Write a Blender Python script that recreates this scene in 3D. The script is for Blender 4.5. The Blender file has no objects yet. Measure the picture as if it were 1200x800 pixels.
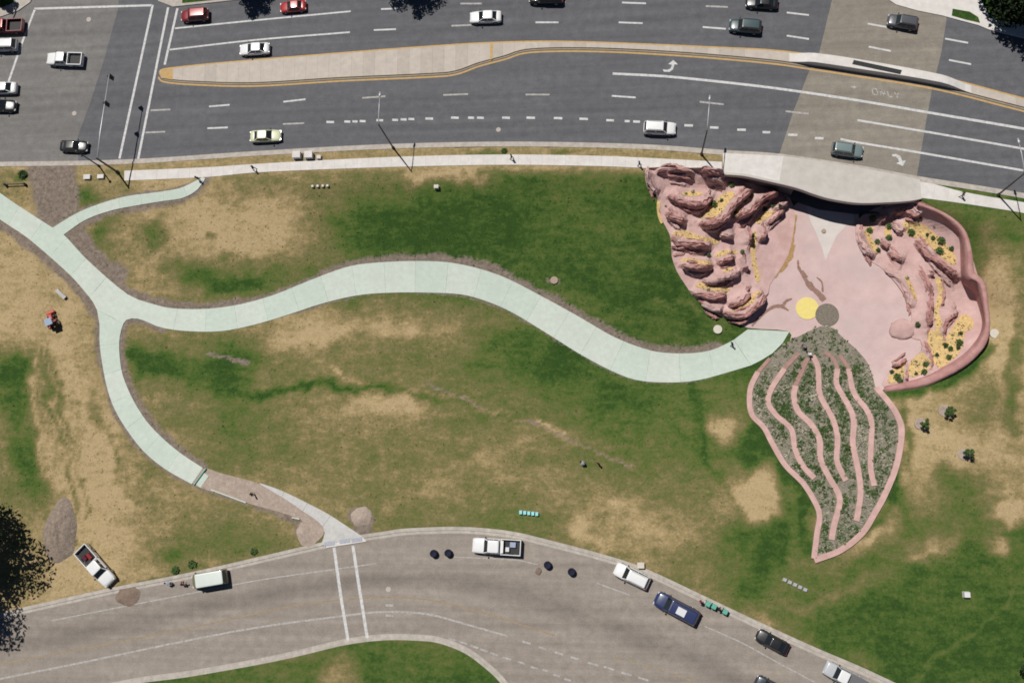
import bpy, bmesh, math, random
import numpy as np
from mathutils import Vector, Matrix
from mathutils.geometry import delaunay_2d_cdt

random.seed(7)
rng = np.random.default_rng(7)
scene = bpy.context.scene
COL = scene.collection

# ------------------------------------------------------------------ camera
CAM_H = 141.0                       # metres above the upper road
FPX = 1200.0                        # focal length in pixels of a 1200 px wide picture
NAD = (125.0, -190.0)               # where straight-down falls, from the picture centre
n_ = Vector((NAD[0], NAD[1], -FPX)).normalized()
wz = -n_
wx = (Vector((1, 0, 0)) - wz * wz.x).normalized()
wy = wz.cross(wx)
RC = Matrix((wx, wy, wz))           # camera -> world
cam_d = bpy.data.cameras.new('camera')
cam = bpy.data.objects.new('camera', cam_d)
COL.objects.link(cam)
cam_d.sensor_width = 36.0
cam_d.lens = 36.0 * FPX / 1200.0
cam_d.clip_end = 3000.0
cam.matrix_world = Matrix.Translation((0, 0, CAM_H)) @ RC.to_4x4()
scene.camera = cam

# ------------------------------------------------------------------ world and sun
SUN_EL = math.radians(64.0)
SHADOW = Vector((0.60, -0.80))      # which way shadows fall on the ground (x right, y up in plan)
world = bpy.data.worlds.new('World')
scene.world = world
world.use_nodes = True
wn = world.node_tree.nodes
wl = world.node_tree.links
wn.clear()
sky = wn.new('ShaderNodeTexSky')
sky.sky_type = 'NISHITA'
sky.sun_disc = False
sky.sun_elevation = SUN_EL
sky.sun_rotation = math.atan2(-SHADOW.x, -SHADOW.y)
sky.altitude = 1400.0            # a dry, clear, high place
sky.air_density = 0.65
sky.dust_density = 0.2
bgn = wn.new('ShaderNodeBackground')
bgn.inputs['Strength'].default_value = 0.05
won = wn.new('ShaderNodeOutputWorld')
wl.new(sky.outputs[0], bgn.inputs[0])
wl.new(bgn.outputs[0], won.inputs[0])
sun_d = bpy.data.lights.new('sun', 'SUN')
sun_d.energy = 5.0
sun_d.angle = math.radians(0.5)
sun_d.color = (1.0, 0.955, 0.89)
sun = bpy.data.objects.new('sun', sun_d)
COL.objects.link(sun)
sdir = Vector((SHADOW.x * math.cos(SUN_EL), SHADOW.y * math.cos(SUN_EL), -math.sin(SUN_EL)))
sun.rotation_euler = sdir.to_track_quat('-Z', 'Y').to_euler()
sun.location = (-60, 80, 160)
scene.view_settings.view_transform = 'Standard'
scene.view_settings.look = 'None'
scene.view_settings.gamma = 1.0
scene.view_settings.use_curve_mapping = False
scene.view_settings.exposure = -0.24
scene.cycles.filter_width = 1.75
scene.cycles.diffuse_bounces = 2

# ------------------------------------------------------------------ picture <-> place
def G(u, v, z=0.0):
    """the place of picture point (u,v) on the level z"""
    d = RC @ Vector((u - 600.0, 400.0 - v, -FPX))
    t = (z - CAM_H) / d.z
    return Vector((d.x * t, d.y * t, z))

RCn = np.array([list(wx), list(wy), list(wz)])      # rows: world axes in camera coordinates

def to_px(x, y, z):
    w = np.stack([x, y, z - CAM_H], -1)
    c = w @ RCn
    s = -FPX / c[..., 2]
    return 600.0 + c[..., 0] * s, 400.0 - c[..., 1] * s

def ppm(u, v):
    a = G(u - 5, v); b = G(u + 5, v)
    return 10.0 / (b - a).length

# control points of the ground: u, v, level
HP = [(-300,100,0),(-300,400,0),(-300,700,0),(1500,100,0),(1500,400,-.4),(1500,700,0),(0,1000,0),(600,1000,0),(1200,1000,0),
 (0,215,0),(150,212,0),(300,205,0),(450,201,0),(600,197,0),(720,198,0),(1100,240,0),(1200,255,0),
 (60,700,0),(200,672,0),(300,650,0),(400,632,0),(500,620,0),(600,624,0),(700,650,0),(800,690,0),(900,736,0),(1030,795,0),
 (0,240,-.2),(125,345,-.9),(250,375,-1.4),(400,335,-2.0),(500,325,-2.5),(600,345,-3.0),(700,405,-3.7),(780,430,-4.1),(870,415,-4.5),
 (920,380,-4.7),(960,340,-4.8),(970,290,-5),(930,265,-5),(1000,270,-5),(1020,330,-4.8),(1000,400,-4.7),(1030,435,-4.3),
 (970,245,-5.05),(1040,245,-4.6),(900,225,-4.9),(940,225,-5.0),(1000,225,-5.0),
 (1060,300,-4.1),(1090,270,-3.4),(1100,320,-3.7),(1115,300,-3.3),(1100,370,-3.7),(1125,390,-3.0),(1105,418,-3.0),(1060,435,-3.6),(1134,350,-5.2),(1126,332,-4.6),(1142,362,-4.6),
 (1150,270,-.6),(1175,340,-.9),(1185,400,-1.0),(1145,425,-1.3),(1090,460,-1.8),(1040,475,-2.3),
 (765,210,-.4),(775,250,-1.3),(790,300,-2.1),(815,345,-3.1),(855,370,-4.0),(800,230,-1.2),(840,225,-1.9),(880,230,-3.6),
 (840,270,-2.7),(880,270,-4.0),(850,320,-3.5),(880,330,-4.3),(910,300,-4.8),
 (740,220,-.5),(740,300,-2.0),(770,370,-3.3),(650,250,-1.3),(650,300,-2.3),(500,250,-1.1),(300,250,-.6),(820,395,-4.1),
 (960,400,-4.6),(900,440,-3.9),(1020,450,-4.0),(960,450,-3.9),(960,500,-2.9),(900,500,-2.9),(1050,500,-2.7),
 (980,570,-1.6),(930,570,-1.5),(1030,570,-1.6),(960,640,-.8),(850,500,-2.8),(700,520,-2.2),(750,600,-.8),(600,500,-1.8),
 (600,600,-.3),(400,450,-1.2),(400,560,-.5),(250,480,-.8),(100,480,-.3),(50,600,0),(900,620,-.9),(900,680,-.5),(1100,520,-1.2),
 (1180,500,-1),(1100,620,-.8),(1180,700,-.6),(1050,700,-.5),(1180,790,-.3)]
_hp = np.array([list(G(u, v, z)) for u, v, z in HP])

def _k(r2):
    r2 = np.maximum(r2, 1e-9)
    return 0.5 * r2 * np.log(r2)

def _fit():
    P = _hp[:, :2] / 50.0
    N = len(P)
    d2 = ((P[:, None] - P[None]) ** 2).sum(-1)
    A = np.zeros((N + 3, N + 3))
    A[:N, :N] = _k(d2) + np.eye(N) * 1e-3
    A[:N, N] = 1; A[:N, N + 1:] = P
    A[N, :N] = 1; A[N + 1:, :N] = P.T
    return np.linalg.solve(A, np.concatenate([_hp[:, 2], np.zeros(3)]))
_w = _fit()

def tps(x, y):
    x = np.asarray(x, float) / 50.0; y = np.asarray(y, float) / 50.0
    P = _hp[:, :2] / 50.0
    out = _w[-3] + _w[-2] * x + _w[-1] * y
    if x.size < 400:
        return out + _k((x[..., None] - P[:, 0]) ** 2 + (y[..., None] - P[:, 1]) ** 2) @ _w[:-3]
    for i in range(len(P)):
        out = out + _w[i] * _k((x - P[i, 0]) ** 2 + (y - P[i, 1]) ** 2)
    return out

E_TOP = [(-900,215),(-300,215),(0,214),(150,213),(300,204),(450,200),(600,195),(750,198),(846,201),(854,176),(905,170),(975,178),(1040,190),(1066,205),(1080,233),(1120,239),(1200,253),(1500,312),(2200,450)]
E_W = [4,4,4,4,4,4,4,3,2,.5,.5,.5,.5,.5,2,4,4,4,4]
R_TOP = [(-900,200),(-300,196),(0,193),(150,190),(300,180.5),(450,172.5),(600,169.5),(750,172.5),(850,179.5),(915,184),(1010,198),(1075,210),(1200,230),(1500,284),(2200,410)]
OUT = [(-900,930),(-300,790),(-100,744),(0,721),(62,707),(130,692),(200,678.5),(250,668),(300,656.5),(367,641),(410,632),(450,626),(475,622.5),(525,620.5),(560,621.5),(600,626),(637,634.5),(700,651),(750,667),(815,697),(857,717),(900,737),(955,762),(1035,797),(1200,880),(1500,1050),(2200,1500)]

def curve_fn(pts):
    w = np.array([list(G(u, v)) for u, v in pts])
    return w[:, 0], w[:, 1]
ex, ey = curve_fn(E_TOP)
rx_, ry_ = curve_fn(R_TOP)
ox, oy = curve_fn(OUT)

def sstep(t):
    t = np.clip(t, 0, 1)
    return t * t * (3 - 2 * t)

def height(x, y, road=True):
    x = np.asarray(x, float); y = np.asarray(y, float)
    far = sstep((140 - np.maximum(np.abs(x + 10), np.abs(y - 15))) / 40.0)
    h = np.minimum(tps(x, y), 0.0) * far
    h = np.maximum(h, -5.2)
    d1 = np.interp(x, ex, ey) - y
    w1 = np.interp(x, ex, E_W)
    m1 = sstep(d1 / w1)
    d2 = y - np.interp(x, ox, oy)
    m2 = sstep(d2 / 3.0)
    h = h * m1 * m2 + 0.07
    if road:
        dr = y - np.interp(x, rx_, ry_)
        h = np.where((dr > 0.0) & (d1 < 0.0) & (y < 97.0), -0.35, h)
        h = np.where((d2 < 0.06) & (y > -66.0), -0.35, h)
    return h

def hz(x, y):
    return float(height(np.array([x]), np.array([y]), False)[0])

def D(u, v, dz=0.0):
    """picture point draped on the ground"""
    z = 0.0
    for _ in range(12):
        p = G(u, v, z)
        z = 0.5 * z + 0.5 * hz(p.x, p.y)
    p = G(u, v, z)
    return Vector((p.x, p.y, hz(p.x, p.y) + dz))

# ------------------------------------------------------------------ materials
def mat(name, base, rough=0.85, var=0.15, scale=3.0, spec=0.3, bump=0.0, bscale=None, var2=None, metal=0.0, coat=0.0, detail=6.0):
    m = bpy.data.materials.new(name)
    m.use_nodes = True
    nt = m.node_tree; N = nt.nodes; L = nt.links
    b = N['Principled BSDF']
    b.inputs['Roughness'].default_value = rough
    b.inputs['Specular IOR Level'].default_value = spec
    b.inputs['Metallic'].default_value = metal
    if coat:
        b.inputs['Coat Weight'].default_value = coat
        b.inputs['Coat Roughness'].default_value = 0.08
    tc = N.new('ShaderNodeTexCoord')
    geo = N.new('ShaderNodeNewGeometry')
    nz = N.new('ShaderNodeTexNoise')
    nz.inputs['Scale'].default_value = scale
    nz.inputs['Detail'].default_value = detail
    nz.inputs['Roughness'].default_value = 0.62
    L.new(geo.outputs['Position'], nz.inputs['Vector'])
    rp = N.new('ShaderNodeValToRGB')
    rp.color_ramp.elements[0].position = 0.3
    rp.color_ramp.elements[1].position = 0.7
    c0 = [max(0, c * (1 - var)) for c in base]; c1 = [min(1, c * (1 + var)) for c in base]
    rp.color_ramp.elements[0].color = (*c0, 1)
    rp.color_ramp.elements[1].color = (*c1, 1)
    L.new(nz.outputs['Fac'], rp.inputs['Fac'])
    out = rp.outputs['Color']
    if var2:
        amp, sc2, colr = var2
        n2 = N.new('ShaderNodeTexNoise')
        n2.inputs['Scale'].default_value = sc2
        n2.inputs['Detail'].default_value = 5
        L.new(geo.outputs['Position'], n2.inputs['Vector'])
        r2 = N.new('ShaderNodeMapRange')
        r2.inputs['From Min'].default_value = 0.42; r2.inputs['From Max'].default_value = 0.72
        r2.inputs['To Max'].default_value = amp
        L.new(n2.outputs['Fac'], r2.inputs['Value'])
        mx = N.new('ShaderNodeMixRGB')
        mx.inputs['Color2'].default_value = (*colr, 1)
        L.new(r2.outputs[0], mx.inputs['Fac'])
        L.new(out, mx.inputs['Color1'])
        out = mx.outputs[0]
    L.new(out, b.inputs['Base Color'])
    if bump:
        nb = N.new('ShaderNodeTexNoise')
        nb.inputs['Scale'].default_value = bscale or scale * 2
        nb.inputs['Detail'].default_value = 6
        L.new(geo.outputs['Position'], nb.inputs['Vector'])
        bp = N.new('ShaderNodeBump')
        bp.inputs['Strength'].default_value = min(1, bump)
        bp.inputs['Distance'].default_value = 0.15
        L.new(nb.outputs['Fac'], bp.inputs['Height'])
        L.new(bp.outputs[0], b.inputs['Normal'])
    m['nodes_out'] = 1
    return m

def grass_mat():
    m = bpy.data.materials.new('lawn_grass')
    m.use_nodes = True
    nt = m.node_tree; N = nt.nodes; L = nt.links
    b = N['Principled BSDF']
    b.inputs['Roughness'].default_value = 0.95
    b.inputs['Specular IOR Level'].default_value = 0.1
    geo = N.new('ShaderNodeNewGeometry')
    def noise(scale, detail=6, rough=0.6, vec=None, dist=0.0):
        n = N.new('ShaderNodeTexNoise')
        n.inputs['Scale'].default_value = scale
        n.inputs['Detail'].default_value = detail
        n.inputs['Roughness'].default_value = rough
        n.inputs['Distortion'].default_value = dist
        L.new(vec or geo.outputs['Position'], n.inputs['Vector'])
        return n.outputs['Fac']
    def math_(op, a, bb, clamp=False):
        n = N.new('ShaderNodeMath'); n.operation = op; n.use_clamp = clamp
        for i, s in enumerate((a, bb)):
            if isinstance(s, (int, float)): n.inputs[i].default_value = s
            else: L.new(s, n.inputs[i])
        return n.outputs[0]
    def attr(nm):
        a = N.new('ShaderNodeAttribute'); a.attribute_name = nm
        return a.outputs['Fac']
    mp = N.new('ShaderNodeMapping')
    mp.inputs['Rotation'].default_value = (0, 0, 0.35)
    mp.inputs['Scale'].default_value = (1.0, 2.6, 1.0)
    L.new(geo.outputs['Position'], mp.inputs['Vector'])
    nb = noise(0.10, 5, 0.6, dist=0.6)
    nm = noise(0.45, 6, 0.65, mp.outputs[0])
    nf = noise(2.2, 6, 0.7)
    ns = noise(9.0, 3, 0.7)
    f = math_('ADD', attr('dry'), math_('MULTIPLY', math_('SUBTRACT', nb, 0.5), 0.42))
    f = math_('ADD', f, math_('MULTIPLY', math_('SUBTRACT', nm, 0.5), 0.58))
    f = math_('ADD', f, math_('MULTIPLY', math_('SUBTRACT', noise(0.95, 6, 0.65), 0.5), 0.55))
    f = math_('ADD', f, math_('MULTIPLY', math_('SUBTRACT', nf, 0.5), 0.60))
    f = math_('ADD', f, math_('MULTIPLY', math_('SUBTRACT', ns, 0.5), 0.30), True)
    rp = N.new('ShaderNodeValToRGB')
    cr = rp.color_ramp
    stops = [(0.0, (.030, .066, .014)), (0.16, (.056, .101, .021)), (0.30, (.088, .121, .031)), (0.45, (.124, .130, .045)), (0.62, (.176, .153, .066)), (0.8, (.280, .215, .106)), (1.0, (.400, .305, .170))]
    cr.elements[0].position = 0; cr.elements[0].color = (*stops[0][1], 1)
    cr.elements[1].position = 1; cr.elements[1].color = (*stops[-1][1], 1)
    for p, c in stops[1:-1]:
        e = cr.elements.new(p); e.color = (*c, 1)
    L.new(f, rp.inputs['Fac'])
    # bare soil
    rs = N.new('ShaderNodeValToRGB')
    rs.color_ramp.elements[0].position = 0.3; rs.color_ramp.elements[0].color = (.120, .095, .076, 1)
    rs.color_ramp.elements[1].position = 0.72; rs.color_ramp.elements[1].color = (.285, .232, .192, 1)
    L.new(noise(1.6, 8, 0.7), rs.inputs['Fac'])
    s = math_('ADD', attr('soil'), math_('MULTIPLY', math_('SUBTRACT', nf, 0.5), 0.9))
    s = math_('ADD', s, math_('MULTIPLY', math_('SUBTRACT', nm, 0.5), 0.5))
    mr = N.new('ShaderNodeMapRange')
    mr.inputs['From Min'].default_value = 0.38; mr.inputs['From Max'].default_value = 0.62
    L.new(s, mr.inputs['Value'])
    # no soil where the attribute is nothing
    gate = math_('MULTIPLY', mr.outputs[0], math_('MULTIPLY', attr('soil'), 5.0, True), True)
    mx = N.new('ShaderNodeMixRGB')
    L.new(gate, mx.inputs['Fac']); L.new(rp.outputs[0], mx.inputs['Color1']); L.new(rs.outputs[0], mx.inputs['Color2'])
    # mottling of the blades
    hv = N.new('ShaderNodeHueSaturation')
    L.new(mx.outputs[0], hv.inputs['Color'])
    L.new(math_('ADD', 0.52, math_('MULTIPLY', noise(3.6, 6, 0.78), 0.96)), hv.inputs['Value'])
    L.new(hv.outputs[0], b.inputs['Base Color'])
    bp = N.new('ShaderNodeBump')
    bp.inputs['Strength'].default_value = 0.6
    bp.inputs['Distance'].default_value = 0.12
    L.new(noise(4.0, 8, 0.75), bp.inputs['Height'])
    L.new(bp.outputs[0], b.inputs['Normal'])
    return m

M = {}
M['grass'] = grass_mat()
def asphalt(name, base, var2):
    m = mat(name, base, rough=0.9, var=0.16, scale=0.9, spec=0.25, bump=0.25, bscale=14, var2=var2, detail=10)
    # tyre-worn streaks along the carriageway
    nt = m.node_tree; N = nt.nodes; L = nt.links
    b = N['Principled BSDF']
    src = b.inputs['Base Color'].links[0].from_socket
    geo = [n for n in N if n.type == 'NEW_GEOMETRY'][0]
    mp = N.new('ShaderNodeMapping'); mp.inputs['Scale'].default_value = (0.02, 0.9, 1)
    L.new(geo.outputs['Position'], mp.inputs['Vector'])
    nz = N.new('ShaderNodeTexNoise'); nz.inputs['Scale'].default_value = 1.0; nz.inputs['Detail'].default_value = 4
    L.new(mp.outputs[0], nz.inputs['Vector'])
    n3 = N.new('ShaderNodeTexNoise'); n3.inputs['Scale'].default_value = 6.0; n3.inputs['Detail'].default_value = 6
    L.new(geo.outputs['Position'], n3.inputs['Vector'])
    ad = N.new('ShaderNodeMath'); ad.operation = 'ADD'
    L.new(nz.outputs['Fac'], ad.inputs[0]); L.new(n3.outputs['Fac'], ad.inputs[1])
    mr = N.new('ShaderNodeMapRange'); mr.inputs['From Min'].default_value = 0.6; mr.inputs['From Max'].default_value = 1.4
    mr.inputs['To Min'].default_value = 0.74; mr.inputs['To Max'].default_value = 1.26
    L.new(ad.outputs[0], mr.inputs['Value'])
    hv = N.new('ShaderNodeHueSaturation')
    L.new(src, hv.inputs['Color']); L.new(mr.outputs[0], hv.inputs['Value'])
    L.new(hv.outputs[0], b.inputs['Base Color'])
    return m
M['asphalt'] = asphalt('asphalt_grey', (.114, .117, .127), (0.5, 0.12, (.097, .100, .108)))
M['asphalt_pale'] = asphalt('asphalt_pale', (.175, .168, .162), (0.5, 0.15, (.15, .145, .14)))
M['asphalt_brown'] = asphalt('concrete_road', (.24, .215, .182), (0.6, 0.2, (.19, .17, .146)))
M['asphalt_old'] = asphalt('asphalt_old', (.275, .240, .208), (0.55, 0.10, (.235, .205, .180)))
M['worn'] = asphalt('asphalt_worn', (.190, .172, .158), (0.5, 0.3, (.225, .20, .18)))
M['curb'] = mat('curb_concrete', (.42, .385, .345), var=.2, scale=1.5, var2=(0.5, 0.8, (.30, .265, .23)))
M['walk'] = mat('sidewalk_concrete', (.61, .585, .56), var=.10, scale=1.2, var2=(0.35, 0.5, (.50, .47, .44)))
M['path'] = mat('path_concrete', (.52, .575, .515), var=.08, scale=1.6, var2=(0.55, 0.45, (.48, .52, .47)), bump=.1, bscale=20)
M['path_b'] = mat('path_concrete_green', (.485, .56, .495), var=.08, scale=1.6, var2=(0.55, 0.5, (.45, .51, .455)), bump=.1, bscale=20)
M['path_new'] = mat('fresh_concrete', (.47, .465, .45), var=.12, scale=2.0, var2=(0.4, 0.6, (.56, .55, .53)))
M['median'] = mat('median_concrete', (.47, .425, .37), var=.12, scale=1.4, var2=(0.4, 0.7, (.38, .335, .29)))
M['median_b'] = mat('median_concrete_worn', (.43, .385, .335), var=.12, scale=1.4, var2=(0.4, 0.7, (.35, .31, .27)))
M['deck'] = mat('deck_concrete', (.49, .465, .43), var=.10, scale=.8, var2=(0.6, 0.35, (.43, .40, .36)))
M['wall'] = mat('tunnel_shade_concrete', (.10, .10, .108), var=.12, scale=.8)  # tunnel wall and floor, darkened to carry the shade below the deck
M['white'] = mat('road_paint_white', (.56, .56, .555), rough=.7, var=.14, scale=3, var2=(0.65, 2.2, (.32, .32, .325)))
M['white_worn'] = mat('road_paint_worn', (.40, .385, .37), rough=.8, var=.2, scale=3, var2=(0.8, 2.6, (.22, .205, .19)))
M['yellow'] = mat('road_paint_yellow', (.47, .30, .11), rough=.75, var=.18, scale=2, var2=(0.6, 1.2, (.40, .30, .18)))
M['yellow_worn'] = mat('road_paint_yellow_worn', (.30, .235, .15), rough=.8, var=.15, scale=2, var2=(0.8, 1.5, (.22, .19, .16)))
M['plaza'] = mat('plaza_pink_concrete', (.525, .385, .372), var=.10, scale=.5, var2=(0.7, 0.22, (.50, .41, .395)), bump=.15, bscale=3)
M['plaza_pale'] = mat('plaza_pale_concrete', (.56, .515, .49), var=.06, scale=.8)
M['rock'] = mat('pink_sandstone', (.43, .232, .212), var=.24, scale=.9, var2=(0.6, 2.2, (.30, .150, .135)), bump=.9, bscale=2.8)
M['rock_pale'] = mat('pale_pink_rock', (.52, .36, .34), var=.14, scale=.8, var2=(0.7, 0.5, (.43, .265, .245)), bump=.4, bscale=2.0)
M['rim'] = mat('rim_red_rock', (.40, .205, .19), var=.18, scale=.7, var2=(0.6, 0.9, (.52, .33, .31)), bump=.4, bscale=2.0)
M['ribbon'] = mat('pink_ribbon_concrete', (.53, .345, .315), var=.12, scale=1.2, var2=(0.65, 0.9, (.41, .265, .235)))
M['ribbon_worn'] = mat('soil_stained_ribbon', (.34, .20, .17), var=.2, scale=2)
M['gravel'] = mat('yellow_gravel', (.62, .44, .19), var=.24, scale=5, var2=(0.85, 2.6, (.42, .30, .17)), bump=.5, bscale=9)
M['gold'] = mat('brown_inlay', (.36, .225, .10), var=.25, scale=3)
M['crack'] = mat('brown_stamen_inlay', (.26, .155, .125), var=.2, scale=3)
M['disc'] = mat('yellow_disc_concrete', (.72, .60, .20), var=.05, scale=2, var2=(0.3, 1.5, (.66, .54, .22)))
M['disc_grey'] = mat('grey_gravel_disc', (.185, .16, .13), var=.30, scale=4, bump=.4, bscale=8)
M['mulch'] = mat('grey_brown_mulch', (.235, .210, .170), var=.32, scale=3.5, var2=(0.6, 1.2, (.155, .145, .105)), bump=.8, bscale=7)
M['soil'] = mat('bare_soil', (.215, .160, .125), var=.28, scale=1.5, var2=(0.6, 3.0, (.15, .11, .085)), bump=.9, bscale=5)
M['gravel_path'] = mat('gravel_base', (.37, .30, .25), var=.2, scale=2.5, var2=(0.6, 1.0, (.29, .23, .19)), bump=.6, bscale=8)
M['lid'] = mat('concrete_lid', (.56, .52, .45), var=.08, scale=4)
M['lid_brown'] = mat('brown_lid', (.34, .265, .205), var=.12, scale=4)
M['leaf'] = mat('leaf_dark', (.038, .068, .022), rough=.75, var=.45, scale=1.2, spec=.2)
M['leaf_deep'] = mat('leaf_deep', (.016, .027, .010), rough=.8, var=.4, scale=1.2, spec=.15)
M['leaf_b'] = mat('leaf_mid', (.060, .105, .030), rough=.75, var=.4, scale=2, spec=.2)
M['leaf_blue'] = mat('leaf_blue_green', (.040, .064, .036), rough=.75, var=.45, scale=1.2, spec=.2)
M['leaf_grey'] = mat('leaf_grey_green', (.185, .205, .125), rough=.85, var=.4, scale=3, spec=.1)
M['leaf_pale'] = mat('leaf_pale', (.36, .33, .26), rough=.9, var=.3, scale=3, spec=.1)
M['bark'] = mat('bark', (.11, .085, .065), var=.3, scale=4, bump=.8)
M['steel_dark'] = mat('dark_pole_metal', (.045, .042, .038), rough=.55, var=.1, spec=.5)
M['steel'] = mat('galvanised_steel', (.46, .47, .49), rough=.42, var=.08, spec=.5, metal=.35)
M['glass'] = mat('car_glass', (.014, .018, .021), rough=.06, var=.1, spec=.6)
M['tyre'] = mat('tyre_rubber', (.018, .018, .018), rough=.85, var=.15, scale=8)
M['chrome'] = mat('rim_metal', (.40, .40, .41), rough=.35, var=.05, metal=.6)
M['plastic'] = mat('black_plastic', (.022, .022, .024), rough=.6, var=.1)
M['lamp_w'] = mat('headlight_glass', (.62, .63, .62), rough=.15, var=.05, spec=.6)
M['lamp_r'] = mat('taillight_red', (.30, .018, .015), rough=.2, var=.05, spec=.6)
M['lens_g'] = mat('signal_lens', (.05, .02, .015), rough=.25, var=.05)
M['skin'] = mat('skin', (.42, .255, .185), rough=.6, var=.06, scale=10)
M['hair'] = mat('hair_dark', (.022, .015, .011), rough=.7, var=.2, scale=20)
M['boot'] = mat('shoe_dark', (.03, .025, .02), rough=.7)
def paint(name, c, rough=.32):
    if name not in M:
        M[name] = mat(name, c, rough=rough, var=.03, scale=2, spec=.5, coat=.5)
    return M[name]
for nm, c in dict(car_white=(.72, .73, .73), car_silver=(.42, .44, .46), car_red=(.36, .022, .025), car_darkred=(.20, .015, .02), car_black=(.016, .017, .019),
                  car_cream=(.58, .60, .42), car_teal=(.045, .075, .085), car_tealgrey=(.16, .215, .215), car_grey=(.075, .08, .095), car_blue=(.022, .034, .105), car_navy=(.03, .038, .055),
                  car_sage=(.60, .65, .61), car_olive=(.16, .155, .085), tractor_red=(.50, .06, .04)).items():
    paint(nm, c)
def cloth(name, c):
    M[name] = mat(name, c, rough=.9, var=.12, scale=12, spec=.15)
for nm, c in dict(c_blue=(.05, .075, .22), c_navy=(.018, .02, .04), c_white=(.62, .62, .64), c_black=(.014, .014, .016), c_red=(.22, .03, .035), c_denim=(.06, .08, .13), c_khaki=(.22, .17, .11),
                  c_lightblue=(.30, .36, .48), c_grey=(.14, .14, .15), c_maroon=(.10, .02, .03)).items():
    cloth(nm, c)

# ------------------------------------------------------------------ object helpers
def link(name, me, m=None, parent=None, smooth=False):
    o = bpy.data.objects.new(name, me)
    COL.objects.link(o)
    if m is not None and len(me.materials) == 0:
        me.materials.append(M[m] if isinstance(m, str) else m)
    if parent is not None:
        o.parent = parent
    if smooth and len(me.polygons):
        me.polygons.foreach_set('use_smooth', [True] * len(me.polygons))
    return o

def tag(o, label=None, cat=None, group=None, kind=None):
    if label: o['label'] = label
    if cat: o['category'] = cat
    if group: o['group'] = group
    if kind: o['kind'] = kind
    return o

def empty(name, loc=(0, 0, 0), rz=0.0):
    o = bpy.data.objects.new(name, None)
    COL.objects.link(o)
    o.empty_display_size = 0.3
    o.location = loc
    o.rotation_euler = (0, 0, rz)
    return o

def mesh(name, verts, faces):
    me = bpy.data.meshes.new(name)
    me.from_pydata([tuple(v) for v in verts], [], faces)
    me.update()
    return me

class MB:
    """collects simple solids into one mesh"""
    def __init__(self):
        self.v = []; self.f = []
    def add(self, vs, fs):
        o = len(self.v)
        self.v += [tuple(v) for v in vs]
        self.f += [tuple(i + o for i in f) for f in fs]
        return self
    def box(self, c, s, rz=0.0, taper=1.0):
        x, y, z = s[0] / 2, s[1] / 2, s[2] / 2
        cr, sr = math.cos(rz), math.sin(rz)
        vs = []
        for dz, t in ((-z, 1.0), (z, taper)):
            for dx, dy in ((-x, -y), (x, -y), (x, y), (-x, y)):
                dx *= t; dy *= t
                vs.append((c[0] + dx * cr - dy * sr, c[1] + dx * sr + dy * cr, c[2] + dz))
        return self.add(vs, [(0, 3, 2, 1), (4, 5, 6, 7), (0, 1, 5, 4), (1, 2, 6, 5), (2, 3, 7, 6), (3, 0, 4, 7)])
    def tube(self, pts, rads, n=10, cap=True):
        pts = [Vector(p) for p in pts]
        rings = []
        for i, p in enumerate(pts):
            a = pts[max(0, i - 1)]; b = pts[min(len(pts) - 1, i + 1)]
            t = (b - a).normalized()
            up = Vector((0, 0, 1)) if abs(t.z) < 0.9 else Vector((1, 0, 0))
            s = t.cross(up).normalized(); w = s.cross(t)
            r = rads[i] if isinstance(rads, (list, tuple)) else rads
            rings.append([p + s * (r * math.cos(2 * math.pi * k / n)) + w * (r * math.sin(2 * math.pi * k / n)) for k in range(n)])
        vs = [v for r in rings for v in r]
        fs = []
        for i in range(len(pts) - 1):
            for k in range(n):
                k2 = (k + 1) % n
                fs.append((i * n + k, i * n + k2, (i + 1) * n + k2, (i + 1) * n + k))
        if cap:
            fs.append(tuple(range(n - 1, -1, -1)))
            fs.append(tuple((len(pts) - 1) * n + k for k in range(n)))
        return self.add(vs, fs)
    def lathe(self, prof, n=16, c=(0, 0, 0)):
        vs = []; fs = []
        for r, z in prof:
            for k in range(n):
                a = 2 * math.pi * k / n
                vs.append((c[0] + r * math.cos(a), c[1] + r * math.sin(a), c[2] + z))
        for i in range(len(prof) - 1):
            for k in range(n):
                k2 = (k + 1) % n
                fs.append((i * n + k, i * n + k2, (i + 1) * n + k2, (i + 1) * n + k))
        fs.append(tuple(range(n - 1, -1, -1)))
        fs.append(tuple((len(prof) - 1) * n + k for k in range(n)))
        return self.add(vs, fs)
    def mesh(self, name):
        return mesh(name, self.v, self.f)
    def build(self, name, m, parent=None, smooth=False, bevel=0.0):
        o = link(name, self.mesh(name), m, parent, smooth)
        if bevel:
            md = o.modifiers.new('bevel', 'BEVEL'); md.width = bevel; md.segments = 2; md.limit_method = 'ANGLE'
        return o

def crom(pts, n=8, closed=False):
    """smooth curve through points"""
    P = [Vector(p) for p in pts]
    out = []
    N = len(P)
    for i in range(N if closed else N - 1):
        if closed:
            p0, p1, p2, p3 = P[(i - 1) % N], P[i], P[(i + 1) % N], P[(i + 2) % N]
        else:
            p0 = P[i - 1] if i else P[0] * 2 - P[1]
            p1, p2 = P[i], P[i + 1]
            p3 = P[i + 2] if i + 2 < N else P[-1] * 2 - P[-2]
        for k in range(n):
            t = k / n
            out.append(0.5 * ((2 * p1) + (p2 - p0) * t + (2 * p0 - 5 * p1 + 4 * p2 - p3) * t * t + (3 * p1 - p0 - 3 * p2 + p3) * t ** 3))
    if not closed:
        out.append(P[-1].copy())
    return out

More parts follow.
